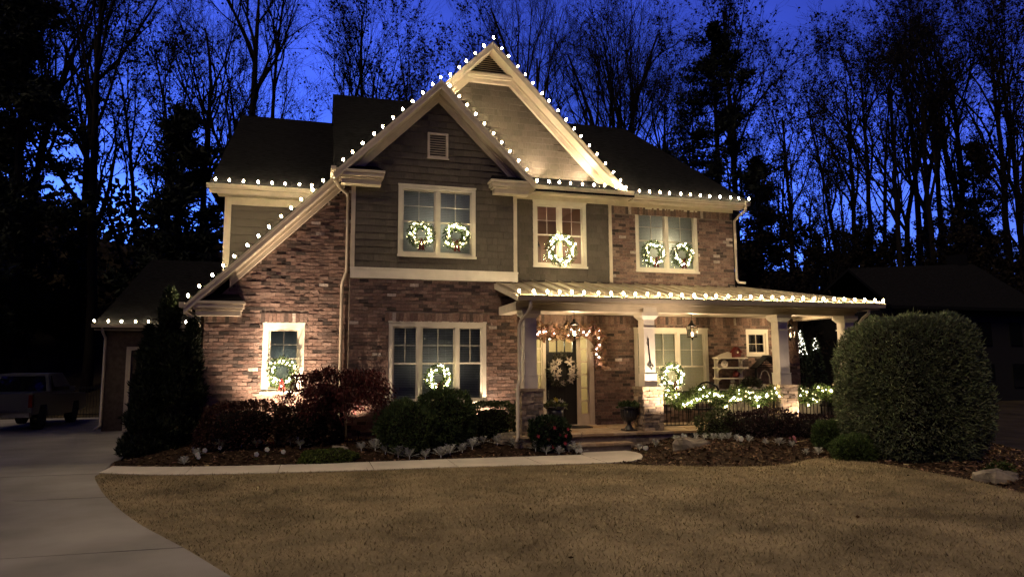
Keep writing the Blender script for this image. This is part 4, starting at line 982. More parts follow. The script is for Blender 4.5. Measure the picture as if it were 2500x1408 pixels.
mb = MB(); mb.lathe([(.08, .60), (.03, .64), (.05, .8), (.02, .9)], 10, (8.2, 1.2, 0)); mb.build('base', 'iron', t); mb = MB(); mb.lathe([(.14, .9), (.09, 1.1)], 10, (8.2, 1.2, 0)); mb.build('shade', 'lamp', t)
o = lampo('table_lamp_bulb', (8.2, 1.15, 1.3), 14, (1, .78, .38)); o.parent = t; o.matrix_parent_inverse = Matrix.Translation(-t.location)

for (x, y, z, e, c, lb) in ((1.04, .75, 4.75, 16.0, (1, .87, .68), 'added dim lamp brightening the closed blinds of the dark gable window'), (8.2, 1.15, 4.7, 38.0, (1, .80, .50), 'added lamp brightening the closed blinds of the upper brick bay window'), (-2.78, 1.1, 1.2, 5.0, (.9, .95, .85), 'added dim lamp brightening the blind of the small floodlit window'), (1.09, .7, 1.0, 7.0, (1, .86, .68), 'added dim lamp brightening the blinds of the three-part window')):  # unseen lamps added to brighten the window blinds from behind
    t = thing('blind_fill_lamp', lb, 'lamp', (x, y, z - .2)); mb = MB(); mb.lathe([(.07, -.2), (.02, -.17), (.03, 0), (.01, .12)], 10, (x, y, z)); mb.build('base', 'iron', t); mb = MB(); mb.lathe([(.12, .12), (.08, .30)], 10, (x, y, z)); mb.build('shade', 'shelf', t)
    o = lampo('blind_fill_bulb', (x, y, z + .55), e, c, .1); o.parent = t; o.matrix_parent_inverse = Matrix.Translation(-t.location)
# ------------------------------------------------------------------ porch furniture
def pot_plant(mbs, c, r, n, h, col, name='plant', size=.09, w=.25):
    a = rng.uniform(0, 6.283, n); q = r * rng.uniform(0, 1, n) ** .5
    C = np.column_stack([c[0] + np.cos(a) * q, c[1] + np.sin(a) * q, c[2] + rng.uniform(0, h, n) * (1 - .5 * (q / r) ** 2)])
    D = np.column_stack([np.cos(a) * .6, np.sin(a) * .6, rng.uniform(.2, 1, n)])
    return quads(name, leaves(C, D, size, w, .4), 'leaf', mbs, shade(col, n, .5))
t = thing('urn_planter', 'fluted black urn on a square foot left of the floodlit pier', 'planter', (5.80, -1.42, 0))
mb = MB(); mb.box(5.64, 5.96, -1.58, -1.26, 0, .04); mb.lathe([(.13, .04), (.10, .08), (.055, .14), (.05, .20), (.09, .235)], 24, (5.80, -1.42, 0)); mb.build('foot', 'urn', t, smooth=False)
mb = MB(); mb.lathe([(.08, .23), (.16, .27), (.205, .36), (.215, .48), (.21, .56)], 40, (5.80, -1.42, 0), rib=.045); mb.build('bowl', 'urn', t)
mb = MB(); mb.lathe([(.21, .555), (.25, .575), (.255, .61), (.22, .615), (.2, .58)], 28, (5.80, -1.42, 0)); mb.build('rim', 'urn', t, smooth=True)
pot_plant(t, (5.80, -1.42, .57), .24, 500, .17, (.05, .075, .025))
t = thing('pot_planter', 'wide black tub of pale winter flowers beside the front door', 'planter', (3.87, -1.2, 0))
mb = MB(); mb.lathe([(.17, 0), (.18, .04), (.215, .45), (.22, .58)], 24, (3.87, -1.2, 0)); mb.build('tub', 'urn', t, smooth=True); mb = MB(); mb.lathe([(.22, .575), (.255, .59), (.26, .64), (.22, .645), (.2, .6)], 24, (3.87, -1.2, 0)); mb.build('rim', 'urn', t, smooth=True)
pot_plant(t, (3.87, -1.2, .60), .26, 420, .16, (.10, .115, .05)); mb = MB()
for i in range(9): a = random.uniform(0, 6.3); q = random.uniform(.03, .2); star(mb, (3.87 + math.cos(a) * q, -1.28 + math.sin(a) * q * .5, .74 + random.uniform(0, .08)), .07, random.choice([(.6, .55, .45), (.5, .48, .42), (.5, .42, .06)]), 5)
mb.build('flowers', 'petal', t)
t = tag(None or (lambda b: b.box(4.3, 5.25, -.35, .25, .004, .024, .003) and b.build('door_mat', 'iron'))(MB()), 'dark door mat before the front door', 'mat')
# display shelf
t = thing('display_shelf', 'cream wooden display shelf against the brick porch wall', 'shelf', (9.98, .33, 0))
for x in (9.52, 10.36):
    mb = MB(); mb.box(x - .02, x + .1, .36, .40, 0, 1.86); mb.build('side_panel', 'shelf', t)
for z in (.35, .93, 1.27, 1.58, 1.87):
    mb = MB(); mb.box(9.46, 10.50, .12, .42, z - .018, z + .018, .002); mb.build('shelf_board', 'shelf', t)
    if z > .5:
        for x in (9.58, 10.4): mb = MB(); mb.yz([(.14, z - .018), (.36, z - .018), (.36, z - .2), (.33, z - .16), (.28, z - .07)], x - .015, x + .015); mb.build('bracket', 'shelf', t)
mb = MB(); mb.xz([(9.5, 1.888), (10.46, 1.888), (10.2, 2.02), (9.98, 2.06), (9.76, 2.0)], .38, .41); mb.build('crest', 'shelf', t)
mb = MB(); mb.box(9.62, 10.34, .385, .395, .4, .92); mb.build('back_panel', 'shelf', t)
def ptag(o, l, c): return tag(o, l, c)
t = thing('birdhouse', 'red birdhouse with a pitched roof on top of the display shelf', 'birdhouse', (10.18, .26, 1.888))
mb = MB(); mb.xz([(10.08, 1.888), (10.30, 1.888), (10.30, 2.05), (10.19, 2.16), (10.08, 2.05)], .18, .33); mb.build('box', 'red', t)
mb = MB(); mb.xz([(10.04, 2.03), (10.19, 2.18), (10.34, 2.03), (10.34, 2.055), (10.19, 2.205), (10.04, 2.055)], .15, .36); mb.build('birdhouse_roof', 'bow', t); mb = MB(); mb.tube([(10.19, .179, 2.04), (10.19, .175, 2.04)], .03, 12); mb.build('hole', 'shelf', t)
b = MB(); b.lathe([(.01, 0), (.09, .01), (.115, .02)], 18); 
t = thing('snowman_face_plate', 'round white face plate standing on the upper shelf', 'plate', (9.80, .27, 1.598)); mb = MB(); mb.tube([(9.80, .30, 1.70), (9.80, .27, 1.70)], [.115, .105], 18); mb.build('plate', 'white', t)
mb = MB()
for dx, dz in ((-.03, .03), (.035, .03), (.0, -.03)): mb.tube([(9.80 + dx, .272, 1.70 + dz), (9.80 + dx, .262, 1.70 + dz)], .012, 8)
mb.build('buttons', 'iron', t)
t = thing('red_jug', 'round dark red jug on the middle shelf', 'jug', (10.16, .27, 1.288)); mb = MB(); mb.lathe([(.05, 0), (.10, .05), (.11, .11), (.07, .17), (.04, .20), (.05, .22)], 16, (10.16, .27, 1.288)); mb.build('jug_body', 'red', t, smooth=True); mb = MB(); mb.tube([(10.25, .27, 1.36), (10.31, .27, 1.40), (10.26, .27, 1.45)], .01, 5); mb.build('handle', 'red', t)
t = thing('snowman_figure', 'small wooden snowman with a red hat on the lower shelf', 'figurine', (10.02, .25, .948)); mb = MB(); mb.lathe([(.06, 0), (.10, .05), (.09, .13), (.05, .17), (.07, .21), (.06, .27), (.02, .30)], 14, (10.02, .25, .948)); mb.build('body', 'shelf', t, smooth=True)
mb = MB(); mb.lathe([(.10, .285), (.10, .297), (.055, .30), (.05, .37)], 12, (10.02, .25, .948)); mb.build('hat', 'red', t); mb = MB(); mb.lathe([(.068, .165), (.07, .19)], 12, (10.02, .25, .948)); mb.build('scarf', 'bow', t)
t = thing('basket_planter', 'dark twiggy plant in a white pot at the right end of the shelf', 'planter', (10.42, -.1, .0)); mb = MB(); mb.lathe([(.1, .0), (.10, .7), (.14, .9), (.17, 1.02)], 14, (10.42, -.1, 0)); mb.build('pot', 'white', t, smooth=True); pot_plant(t, (10.42, -.1, 1.0), .26, 420, .3, (.03, .032, .018), size=.1)
# arched lantern house at the right
t = thing('wire_birdhouse', 'grey slatted arch-top garden lantern house by the porch wall', 'garden lantern', (11.1, .3, 0))
mb = MB(); mb.xz([(10.78, 1.55), (11.25, 1.92), (11.72, 1.55), (11.72, 1.58), (11.25, 1.96), (10.78, 1.58)], .1, .45); mb.build('roof_frame', 'iron', t)
for i in range(5): mb = MB(); z = 1.58 + i * .06; h = (1.94 - z) / .4 * .45; mb.box(11.25 - h, 11.25 + h, .12, .14, z, z + .022); mb.build('slat', 'nwall', t)
mb = MB(); mb.tube([(10.98, .25, .9), (10.98, .25, 1.3), (11.05, .25, 1.46), (11.15, .25, 1.5), (11.25, .25, 1.46), (11.32, .25, 1.3), (11.32, .25, .9)], .018, 5); mb.box(10.8, 11.7, .12, .42, .86, .9); mb.build('arch', 'shelf', t)
for x in (10.82, 11.66): mb = MB(); mb.box(x - .02, x + .02, .2, .24, 0, 1.58); mb.build('leg', 'nwall', t)
mb = MB(); mb.lathe([(.06, 0), (.11, .06), (.10, .14), (.03, .19)], 14, (11.12, .24, .9)); mb.build('white_pumpkin', 'white', t, smooth=True)
# chair with a round wicker back
t = thing('porch_chair', 'black round-backed porch chair behind the garland', 'chair', (8.76, -.35, 0))
mb = MB(); mb.tube([(8.36, -.45, .45), (8.36, -.42, .85), (8.45, -.38, 1.05), (8.60, -.36, 1.15), (8.76, -.36, 1.18), (8.92, -.36, 1.15), (9.07, -.38, 1.05), (9.16, -.42, .85), (9.16, -.45, .45)], .028, 6); mb.build('back_frame', 'iron', t)
for i in range(9): x = 8.44 + i * .08; mb = MB(); mb.tube([(x, -.42, .45), (x, -.37, 1.02 + .13 * math.sin((x - 8.36) / .8 * 3.14))], .006, 4); mb.build('back_slat', 'iron', t)
mb = MB(); mb.box(8.38, 9.14, -.5, .1, .40, .45, .004); mb.build('seat', 'iron', t)
for x, y in ((8.4, -.48), (9.12, -.48), (8.4, .07), (9.12, .07)): mb = MB(); mb.tube([(x, y, .42), (x, y, 0)], .02, 5); mb.build('leg', 'iron', t)
# white slatted bench and crate in the far corner
t = thing('slatted_bench', 'low cream slatted bench behind the railing below the shelf', 'bench', (9.7, -.6, 0))
for i in range(7): mb = MB(); x = 9.2 + i * .16; mb.box(x, x + .11, -.80, -.78, .12, .92); mb.build('back_slat', 'shelf', t)
mb = MB(); mb.box(9.15, 10.3, -.82, -.76, .92, .98); mb.box(9.15, 10.3, -.77, -.3, .40, .44); mb.build('seat', 'shelf', t)
for x in (9.15, 10.25): mb = MB(); mb.box(x, x + .06, -.81, -.3, 0, .40); mb.build('leg', 'shelf', t)
t = thing('planter_box', 'cream wooden planter box with a post behind the short railing', 'planter', (11.9, -.7, 0)); 
for i in range(5): mb = MB(); x = 11.2 + i * .24; mb.box(x, x + .225, -.9, -.87, .02, .55, .003); mb.build('board', 'shelf', t)
mb = MB(); mb.box(11.2, 12.4, -.868, -.4, .02, .5); mb.build('box', 'shelf', t); 
for x in (11.72, 12.15): mb = MB(); mb.box(x, x + .08, -.867, -.80, .48, 1.0); mb.build('post', 'shelf', t)
t = thing('garden_lantern', 'dark house-shaped lantern standing at the end of the short railing', 'lantern', (12.2, -1.15, 0)); mb = MB(); mb.xz([(12.02, .5), (12.24, .66), (12.46, .5), (12.46, .47), (12.02, .47)], -1.3, -1.0); mb.build('lantern_roof', 'iron', t)
for x in (12.06, 12.40):
    for y in (-1.28, -1.03): mb = MB(); mb.box(x, x + .025, y, y + .025, 0, .475); mb.build('frame_post', 'iron', t)
mb = MB(); mb.box(12.06, 12.42, -1.28, -1.0, 0, .03); mb.build('base', 'iron', t)
# ------------------------------------------------------------------ planting
def blob(c, r, n, p=2.6, lump=.12, seed=0, inner=.72, zlo=-1.0):
    """points and outward directions on a lumpy rounded body (centre c, radii r)"""
    g = np.random.default_rng(seed); D = unit(g.normal(0, 1, (n, 3))); D[:, 2] = np.where(D[:, 2] < zlo, -D[:, 2], D[:, 2])
    k = (np.abs(D) ** p).sum(1) ** (-1 / p); ph = g.uniform(0, 6.28, 6)
    l = 1 + lump * (np.sin(D[:, 0] * 5 + ph[0]) * np.sin(D[:, 2] * 4 + ph[1]) + .6 * np.sin(D[:, 1] * 9 + ph[2]) * np.sin(D[:, 0] * 8 + ph[3]) + .4 * np.sin(D[:, 2] * 14 + ph[4]) * np.sin(D[:, 0] * 13 + ph[5]))
    q = inner + (1 - inner) * g.uniform(0, 1, n) ** .45
    P = np.array(c) + D * (k * l * q)[:, None] * np.array(r)
    return P, unit(D / np.array(r)), q
def core(c, r, p=2.6, s=.74, n=14):
    mb = MB(); vs = []
    for i in range(n + 1):
        th = math.pi * i / n
        for j in range(2 * n):
            ph = math.pi * j / n; d = np.array([math.sin(th) * math.cos(ph), math.sin(th) * math.sin(ph), math.cos(th)]); k = (np.abs(d) ** p).sum() ** (-1 / p) * s * random.uniform(.93, 1.04); vs.append(np.array(c) + d * k * np.array(r))
    mb.add(vs, [(i * 2 * n + j, (i + 1) * 2 * n + j, (i + 1) * 2 * n + (j + 1) % (2 * n), i * 2 * n + (j + 1) % (2 * n)) for i in range(n) for j in range(2 * n)])
    return mb
def shrub(name, label, cat, c, r, n, size, width, col, p=2.4, lump=.12, group=None, stems=5, mat='leaf', jit=.5, inner=.7, seed=None, var=.45, up=0., tips=None):
    base = (c[0], c[1], bed_z(c[0], c[1]) if -6.2 < c[0] < 13 and c[1] < 1 else c[2] - r[2])
    t = thing(name, label, cat, base, group); sd = seed if seed is not None else random.randrange(9999)
    P, D, q = blob(c, r, n, p, lump, sd, inner); cols = shade(col, n, var)
    if tips is not None: k = q > .93; cols[k] = shade(tips, k.sum(), var)
    keep = P[:, 2] > base[2] + .01; P, D, cols = P[keep], D[keep], cols[keep]
    D = D + np.array([0, 0, up])
    quads('foliage', leaves(P, D, size, width, jit), mat, t, cols)
    o = core(c, r, p, inner * .93).build('twigs', 'bark', t, smooth=True)
    mb = MB()
    for i in range(stems):
        a = 6.283 * i / stems; mb.tube([(base[0] + .06 * math.cos(a), base[1] + .06 * math.sin(a), base[2] - .05), (c[0] + r[0] * .35 * math.cos(a), c[1] + r[1] * .35 * math.sin(a), c[2])], [.02, .01], 5)
    mb.build('stem', 'bark', t)
    return t
# tall clipped evergreen on the right
def sprays(P, D, size, col, var):
    """feathery evergreen sprays: three narrow blades from each point"""
    V = []; C = []
    for k in range(3):
        V.append(leaves(P, D + rng.normal(0, .25, P.shape), size, .13, .55)); C.append(shade(col, len(P), var))
    return np.concatenate(V), np.concatenate(C)
t = thing('clipped_evergreen', 'tall rounded clipped evergreen at the right end of the porch', 'hedge', (10.85, -5.4, -.55))
HC = (10.74, -5.44, 1.03)
P, D, q = blob(HC, (1.20, 1.18, 1.64), 38000, 5.0, .05, 5, .86)
f = 1 - .10 * np.clip((.3 - P[:, 2]) / 1.0, 0, 1); P[:, 0] = HC[0] + (P[:, 0] - HC[0]) * f; P[:, 1] = HC[1] + (P[:, 1] - HC[1]) * f
hole = np.sin(P[:, 0] * 7 + 2 * np.sin(P[:, 2] * 6)) * np.sin(P[:, 2] * 8 + 2 * np.sin(P[:, 1] * 5)) > .86
P, D = P[~hole], D[~hole]
k = rng.integers(0, len(P), 900); SP, SD = P[k] + D[k] * .02, D[k] + np.array([0, 0, .9])          # stray shoots
V, C = sprays(P, D + np.array([0, 0, .25]), .08, (.118, .142, .078), .6); quads('foliage', V, 'leaf', t, C); quads('shoots', leaves(SP, SD, .17, .06, .35), 'leaf', t, shade((.12, .15, .06), len(SP), .4))
core(HC, (1.14, 1.12, 1.56), 4.6, .88).build('twigs', 'bark', t, smooth=True)
mb = MB(); mb.tube([(10.85, -5.4, -.9), (10.85, -5.4, .6)], [.10, .07], 7); mb.build('trunk', 'bark', t)
# conical evergreen on the left
t = thing('conical_evergreen', 'dark spired evergreen standing between driveway and brick wing', 'tree', (-5.42, .35, -.40)); PP = []; DD = []
for (cx, cy, zt, rad, n, sd) in ((-5.42, .35, 3.52, .62, 5200, 1), (-4.86, .25, 2.78, .42, 3000, 2), (-5.85, .45, 2.65, .45, 2800, 3), (-5.15, .0, 2.35, .5, 2600, 4), (-5.7, .0, 2.05, .5, 2400, 5)):
    g = np.random.default_rng(sd); z = g.uniform(0, 1, n) ** 1.25; rr = rad * (1 - z) ** .62 * g.uniform(.55, 1.06, n) * (1 + .2 * np.sin(z * 26 + g.uniform(0, 6))); a = g.uniform(0, 6.283, n)
    PP.append(np.column_stack([cx + rr * np.cos(a), cy + rr * np.sin(a), -.36 + z * (zt + .36)])); DD.append(np.column_stack([np.cos(a) * .5, np.sin(a) * .5, np.full(n, 1.0)]))
P = np.concatenate(PP); D = np.concatenate(DD); V, C = sprays(P, D, .13, (.012, .018, .009), .5); quads('foliage', V, 'leaf', t, C)
mb = MB()
for (cx, cy, zt, rad) in ((-5.42, .35, 3.3, .42), (-4.86, .25, 2.5, .28), (-5.85, .45, 2.4, .3), (-5.15, 0, 2.1, .32), (-5.7, 0, 1.8, .32)): mb.tube([(cx, cy, -.42), (cx, cy, .3), (cx, cy, zt * .6), (cx, cy, zt)], [rad * .9, rad, rad * .6, .02], 9)
mb.build('trunk', 'bark', t)
# weeping red maple
t = thing('weeping_maple', 'weeping burgundy maple before the brick corner with the downspout', 'tree', (-1.36, -.85, bed_z(-1.36, -.85)))
mb = MB(); b0 = Vector((-1.36, -.85, bed_z(-1.36, -.85) - .05)); mb.tube([b0, b0 + Vector((.03, 0, .35)), b0 + Vector((-.02, .03, .8)), b0 + Vector((.05, 0, 1.25))], [.06, .05, .045, .03], 7)
PP = []; DD = []; tips = []
for i in range(26):
    a = 6.283 * i / 26 * 2.4; L = random.uniform(.5, 1.55); zz = random.uniform(1.1, 1.78); c, s = math.cos(a), math.sin(a) * .62
    pts = [b0 + Vector((0, 0, .8)), b0 + Vector((c * L * .4, s * L * .4, zz)), b0 + Vector((c * L * .8, s * L * .8, zz - .02 + .1 * random.random())), b0 + Vector((c * L, s * L, zz - random.uniform(.25, .7)))]
    mb.tube(pts, [.02, .014, .008, .004], 4)
    for j in range(430):
        u = random.random() ** .6; k = min(2, int(u * 3)); q = pts[k].lerp(pts[k + 1], u * 3 - k); PP.append((q.x + random.gauss(0, .13), q.y + random.gauss(0, .11), q.z + random.gauss(0, .05))); DD.append((c * .6, s * .6, -.9))
mb.build('trunk', 'bark', t, smooth=True); n = len(PP)
quads('crown', leaves(np.array(PP), np.array(DD), .10, .15, .5), 'leaf', t, shade((.060, .013, .012), n, .55))
# bushes
shrub('barberry_bush', 'low dark burgundy bush under the small floodlit window', 'bush', (-3.55, -.66, .28), (.98, .46, .60), 7500, .07, .3, (.050, .021, .017), 3, .1)
shrub('barberry_bush', 'dark bush between the red maple and the small window', 'bush', (-2.15, -.70, .24), (.72, .46, .54), 6000, .07, .3, (.044, .024, .018), 3, .1)
shrub('clipped_hedge', 'low clipped leafy hedge right of the three-part window bottom', 'hedge', (2.35, -.78, .22), (.60, .30, .54), 4600, .055, .42, (.035, .050, .018), 5, .05)
shrub('clipped_hedge', 'low clipped hedge below the three-part window beside the maple', 'hedge', (.75, -.62, .22), (1.15, .28, .52), 5200, .055, .42, (.030, .045, .016), 5, .05)
for lab, c, r in (('round juniper shrub lower and further left before the three-part window', (.16, -1.50, .16), (.72, .60, .66)), ('taller round juniper shrub rising in front of the window wreath', (1.04, -1.25, .30), (.70, .58, .78))):
    t = thing('juniper_shrub', lab, 'shrub', (c[0], c[1], bed_z(c[0], c[1]))); P, D, q = blob(c, r, 6500, 2.3, .12, int(c[0] * 100), .8); k = P[:, 2] > bed_z(c[0], c[1]); V, C = sprays(P[k], D[k] + np.array([0, 0, .4]), .085, (.055, .085, .032), .5); quads('foliage', V, 'leaf', t, C); core(c, r, 2.3, .78).build('twigs', 'bark', t, smooth=True)
    mb = MB(); mb.tube([(c[0], c[1], bed_z(c[0], c[1]) - .05), (c[0], c[1], c[2])], .03, 6); mb.build('stem', 'bark', t)
t = shrub('camellia', 'glossy camellia with pink blooms left of the steps', 'shrub', (3.42, -2.06, .05), (.48, .30, .40), 2600, .075, .38, (.020, .036, .016), 2.6, .1)
for dx, dz in ((-.38, -.02), (.02, .16), (-.13, -.10), (.16, .0), (.30, -.03), (.36, .12), (-.02, -.28), (.28, -.2)):
    mb = MB()
    for k in range(2): star(mb, (3.42 + dx, -2.06 - .29, .05 + dz), .055 - .015 * k, (.42, .06, .08), 6)
    mb.build('bloom', 'petal', t)
shrub('loose_bush', 'loose small-leaved green bush right of the floodlit pier', 'bush', (7.75, -2.42, .12), (.62, .40, .44), 2600, .055, .36, (.045, .055, .022), 2.2, .2, inner=.45)
shrub('loropetalum_bush', 'wide dark purple bush before the railing garland', 'bush', (8.85, -2.62, .05), (1.12, .55, .48), 6000, .055, .38, (.036, .019, .020), 2.4, .12)
shrub('loropetalum_bush', 'dark purple bush below the far stone pier', 'bush', (10.02, -3.05, -.02), (.80, .55, .44), 4400, .055, .38, (.032, .018, .019), 2.4, .12)
for lab, c, r in (('fine green mounded shrub below the short railing', (9.80, -4.10, -.06), (.52, .42, .40)), ('fine green mounded shrub in front of the tall clipped evergreen', (9.38, -5.20, -.24), (.50, .40, .32))):
    t = thing('mounded_shrub', lab, 'shrub', (c[0], c[1], bed_z(c[0], c[1]))); P, D, q = blob(c, r, 5200, 2.2, .1, int(c[0] * 77), .7); V, C = sprays(P, D + np.array([0, 0, .5]), .07, (.06, .095, .03), .45); quads('foliage', V, 'leaf', t, C); core(c, r, 2.2, .7).build('twigs', 'bark', t, smooth=True)
t = thing('ground_cover_mound', 'bright green mossy ground-cover mound beside the walk', 'ground cover', (-1.74, -1.95, bed_z(-1.74, -1.95))); P, D, q = blob((-1.70, -1.92, -.34), (.62, .42, .20), 6500, 2.4, .1, 21, .85); P = P[P[:, 2] > -.40]; quads('foliage', leaves(P, np.tile([0, 0, 1.], (len(P), 1)), .035, .4, .8), 'leaf', t, shade((.075, .105, .020), len(P), .4)); core((-1.70, -1.92, -.34), (.6, .40, .18), 2.4, .86).build('twigs', 'bark', t)
t = thing('small_shrub', 'tiny green shrub behind the boulder at the lawn corner', 'shrub', (9.98, -8.1, -.75)); P, D, q = blob((9.95, -8.05, -.40), (.24, .24, .28), 900, 2, .1, 31, .4); quads('foliage', leaves(P, D, .06, .3, .5), 'leaf', t, shade((.05, .07, .015), 900, .4)); mb = MB(); mb.tube([(9.95, -8.05, -.9), (9.95, -8.05, -.3)], .02, 5); mb.build('stem', 'bark', t)
# boulders
def boulder(label, c, r, seed):
    random.seed(seed); o = core(c, r, 3.0, 1.0, 9); vs = []
    g = [random.uniform(0, 6) for _ in range(6)]
    for v in o.v:
        d = (np.array(v) - np.array(c)); k = 1 + .24 * math.sin(d[0] / r[0] * 2.6 + g[0]) * math.sin(d[2] / r[2] * 2.4 + g[1]) + .14 * math.sin(d[0] / r[0] * 6 + g[2]) * math.sin(d[1] / r[1] * 5 + g[3])
        vs.append(tuple(np.array(c) + d * k))
    o.v = vs; ob = o.build('boulder', 'rock'); tag(ob, label, 'boulder'); random.seed(seed + 1); return ob
boulder('rugged tan boulder in the mulch right of the steps', (6.35, -3.45, -.28), (.44, .30, .27), 41)
boulder('rounded brown boulder below the porch downspout', (2.55, -1.50, -.10), (.36, .20, .16), 42)
boulder('grey boulder at the far right corner of the lawn', (9.62, -8.35, -.50), (.44, .26, .26), 43)
boulder('small grey stone above the green ground-cover mound', (-1.42, -1.55, -.22), (.20, .14, .12), 44)
random.seed(77)
# dusty miller and pansies
def dusty():
    t = thing('dusty_miller', 'silvery dusty miller plant in the mulch left of the steps', 'plant', (0, 0, 0), 'dusty miller edging plants', world=False)
    mb = MB()
    for i in range(17):
        a = 6.283 * i / 17 * 1.618; el = random.uniform(.15, 1.25); L = random.uniform(.11, .19); d = Vector((math.cos(a) * math.cos(el), math.sin(a) * math.cos(el), math.sin(el))); s = Vector((-math.sin(a), math.cos(a), 0)); b = Vector((0, 0, .04)) + d * .03
        g = random.uniform(.75, 1.15); mb.col = (.50 * g, .51 * g, .48 * g)
        for k in range(3):
            u = .35 + k * .25; c = b + d * L * u
            for sg in (-1, 1): e = (d * .7 + s * sg).normalized() * L * .36; w = d * L * .06; mb.add([c - w, c + e - w * .5, c + e + w * .7, c + w], [(0, 1, 2, 3)])
        mb.add([b - s * .008, b + s * .008, b + d * L + s * .012, b + d * L - s * .012], [(0, 1, 2, 3)])
    o = mb.build('leaf_rosette', 'leaf', t); mb = MB(); mb.tube([(0, 0, -.03), (0, 0, .08)], .008, 5); mb.build('stem', 'leaf', t); return t
protos = [dusty() for _ in range(3)]; used = set()
DL = [(-4.63, -1.57), (-4.47, -1.14), (-4.0, -.85), (-3.57, -.82), (-3.23, -.92), (-2.75, -.85), (-2.5, -.9), (-2.28, -1.15), (-.94, -1.5), (-.63, -1.55), (-.42, -1.75), (-.16, -2.0), (.08, -2.12), (.42, -2.2), (.78, -2.16), (1.02, -2.0), (1.33, -1.9), (1.6, -1.75), (1.95, -1.45), (2.25, -1.6), (2.62, -1.85), (2.86, -1.8), (3.05, -2.1), (3.23, -2.35), (3.52, -2.42), (3.95, -2.45), (3.85, -2.2)]
DR2 = [(5.62, -2.35), (6.03, -2.40), (6.58, -2.45), (6.86, -2.85), (7.07, -2.9), (7.25, -3.0), (7.36, -3.2), (7.55, -3.2), (7.61, -3.44), (7.85, -3.57), (8.14, -3.78), (8.5, -3.8), (8.76, -3.93), (8.72, -4.45), (8.97, -4.53)]
for i, (x, y) in enumerate(DL + DR2):
    p = protos[i % 3]; rz = random.uniform(0, 6.28); sc = random.uniform(.8, 1.25) * (1 if i < len(DL) else .72); lab = None if i < len(DL) else 'silvery dusty miller plant in the mulch right of the steps'
    if i < 3: p.location = (x, y, bed_z(x, y)); p.rotation_euler = (0, 0, rz); p.scale = (sc,) * 3
    else: copy_tree(p, (x, y, bed_z(x, y)), rz, sc, lab)
def pansy(col, lab):
    t = thing('pansy', lab, 'flower', (0, 0, 0), 'pansies in the mulch', world=False); mb = MB()
    for k in range(5): a = 6.283 * k / 5; mb.col = tuple(v * random.uniform(.85, 1.1) for v in col); c = Vector((math.cos(a) * .02, -.01, .09 + math.sin(a) * .02)); mb.add([c + Vector((math.cos(b) * .026, -.006 * (b % 2), math.sin(b) * .026)) for b in np.linspace(0, 5.24, 6)], [tuple(range(6))])
    mb.build('petals', 'petal', t); mb = MB(); mb.tube([(0, 0, -.02), (0, 0, .09)], .004, 4); mb.build('stem', 'green', t)
    mb = MB(); mb.col = (.04, .06, .02)
    for k in range(6): a = 1.05 * k; d = Vector((math.cos(a), math.sin(a), .25)) * .06; s = Vector((-math.sin(a), math.cos(a), 0)) * .018; mb.add([(0, 0, .01), d * .5 + s, d, d * .5 - s], [(0, 1, 2, 3)])
    mb.build('leaves', 'leaf', t); return t
pa = pansy((.75, .74, .68), 'white pansy flower in the mulch of the left bed')
for i, (x, y) in enumerate([(-4.37, -1.41), (-4.3, -1.1), (-4.41, -1.29), (-4.0, -1.0), (-3.19, -1.59), (-2.98, -1.37), (-2.63, -1.55)]):
    if i == 0: pa.location = (x, y, bed_z(x, y))
    else: copy_tree(pa, (x, y, bed_z(x, y)), random.uniform(-.4, .4), random.uniform(.8, 1.3))
for (x, y) in [(5.57, -2.75), (5.62, -2.72), (6.70, -2.5), (6.76, -2.55), (7.43, -3.86), (3.98, -2.6), (3.9, -2.58)]: copy_tree(pa, (x, y, bed_z(x, y)), random.uniform(-.4, .4), random.uniform(1, 1.5), 'white pansy flower in the mulch near the steps')
pk = pansy((.6, .22, .26), 'pink and white small flower in front of the dark purple bush'); pk['group'] = 'small pink flowers in the right bed'
for i in range(9):
    x, y = 8.95 + random.uniform(-.15, .15), -3.75 + random.uniform(-.08, .08)
    if i == 0: pk.location = (x, y, bed_z(x, y) + .05)
    else: copy_tree(pk, (x, y, bed_z(x, y) + random.uniform(0, .12)), random.uniform(-.5, .5), random.uniform(.5, .8))

# ------------------------------------------------------------------ pickup, fence, neighbours
t = thing('pickup_truck', 'white crew-cab pickup parked at the dark end of the driveway', 'pickup truck', (-12.0, 12, -.42)); X0, X1, Yr, g = -13.05, -11.08, 9.1, -.40
mb = MB(); mb.yz([(Yr, g + .55), (Yr, g + 1.28), (Yr + 1.75, g + 1.30), (Yr + 1.75, g + 1.22), (Yr + 5.6, g + 1.14), (Yr + 5.75, g + .95), (Yr + 5.75, g + .5), (Yr + 4.95, g + .45), (Yr + 4.8, g + .85), (Yr + 4.2, g + .85), (Yr + 4.05, g + .42), (Yr + 1.5, g + .42), (Yr + 1.35, g + .85), (Yr + .75, g + .85), (Yr + .6, g + .55)], X0, X1); mb.build('body', 'truck', t)
mb = MB(); a, b = X0 + .05, X1 - .05
vs = [(a, Yr + 1.78, g + 1.22), (b, Yr + 1.78, g + 1.22), (b, Yr + 4.3, g + 1.22), (a, Yr + 4.3, g + 1.22), (a + .16, Yr + 1.95, g + 1.92), (b - .16, Yr + 1.95, g + 1.92), (b - .16, Yr + 3.4, g + 1.95), (a + .16, Yr + 3.4, g + 1.95)]
mb.add(vs, [(3, 2, 1, 0), (4, 5, 6, 7), (0, 1, 5, 4), (1, 2, 6, 5), (2, 3, 7, 6), (3, 0, 4, 7)]); mb.build('cab', 'truck', t)
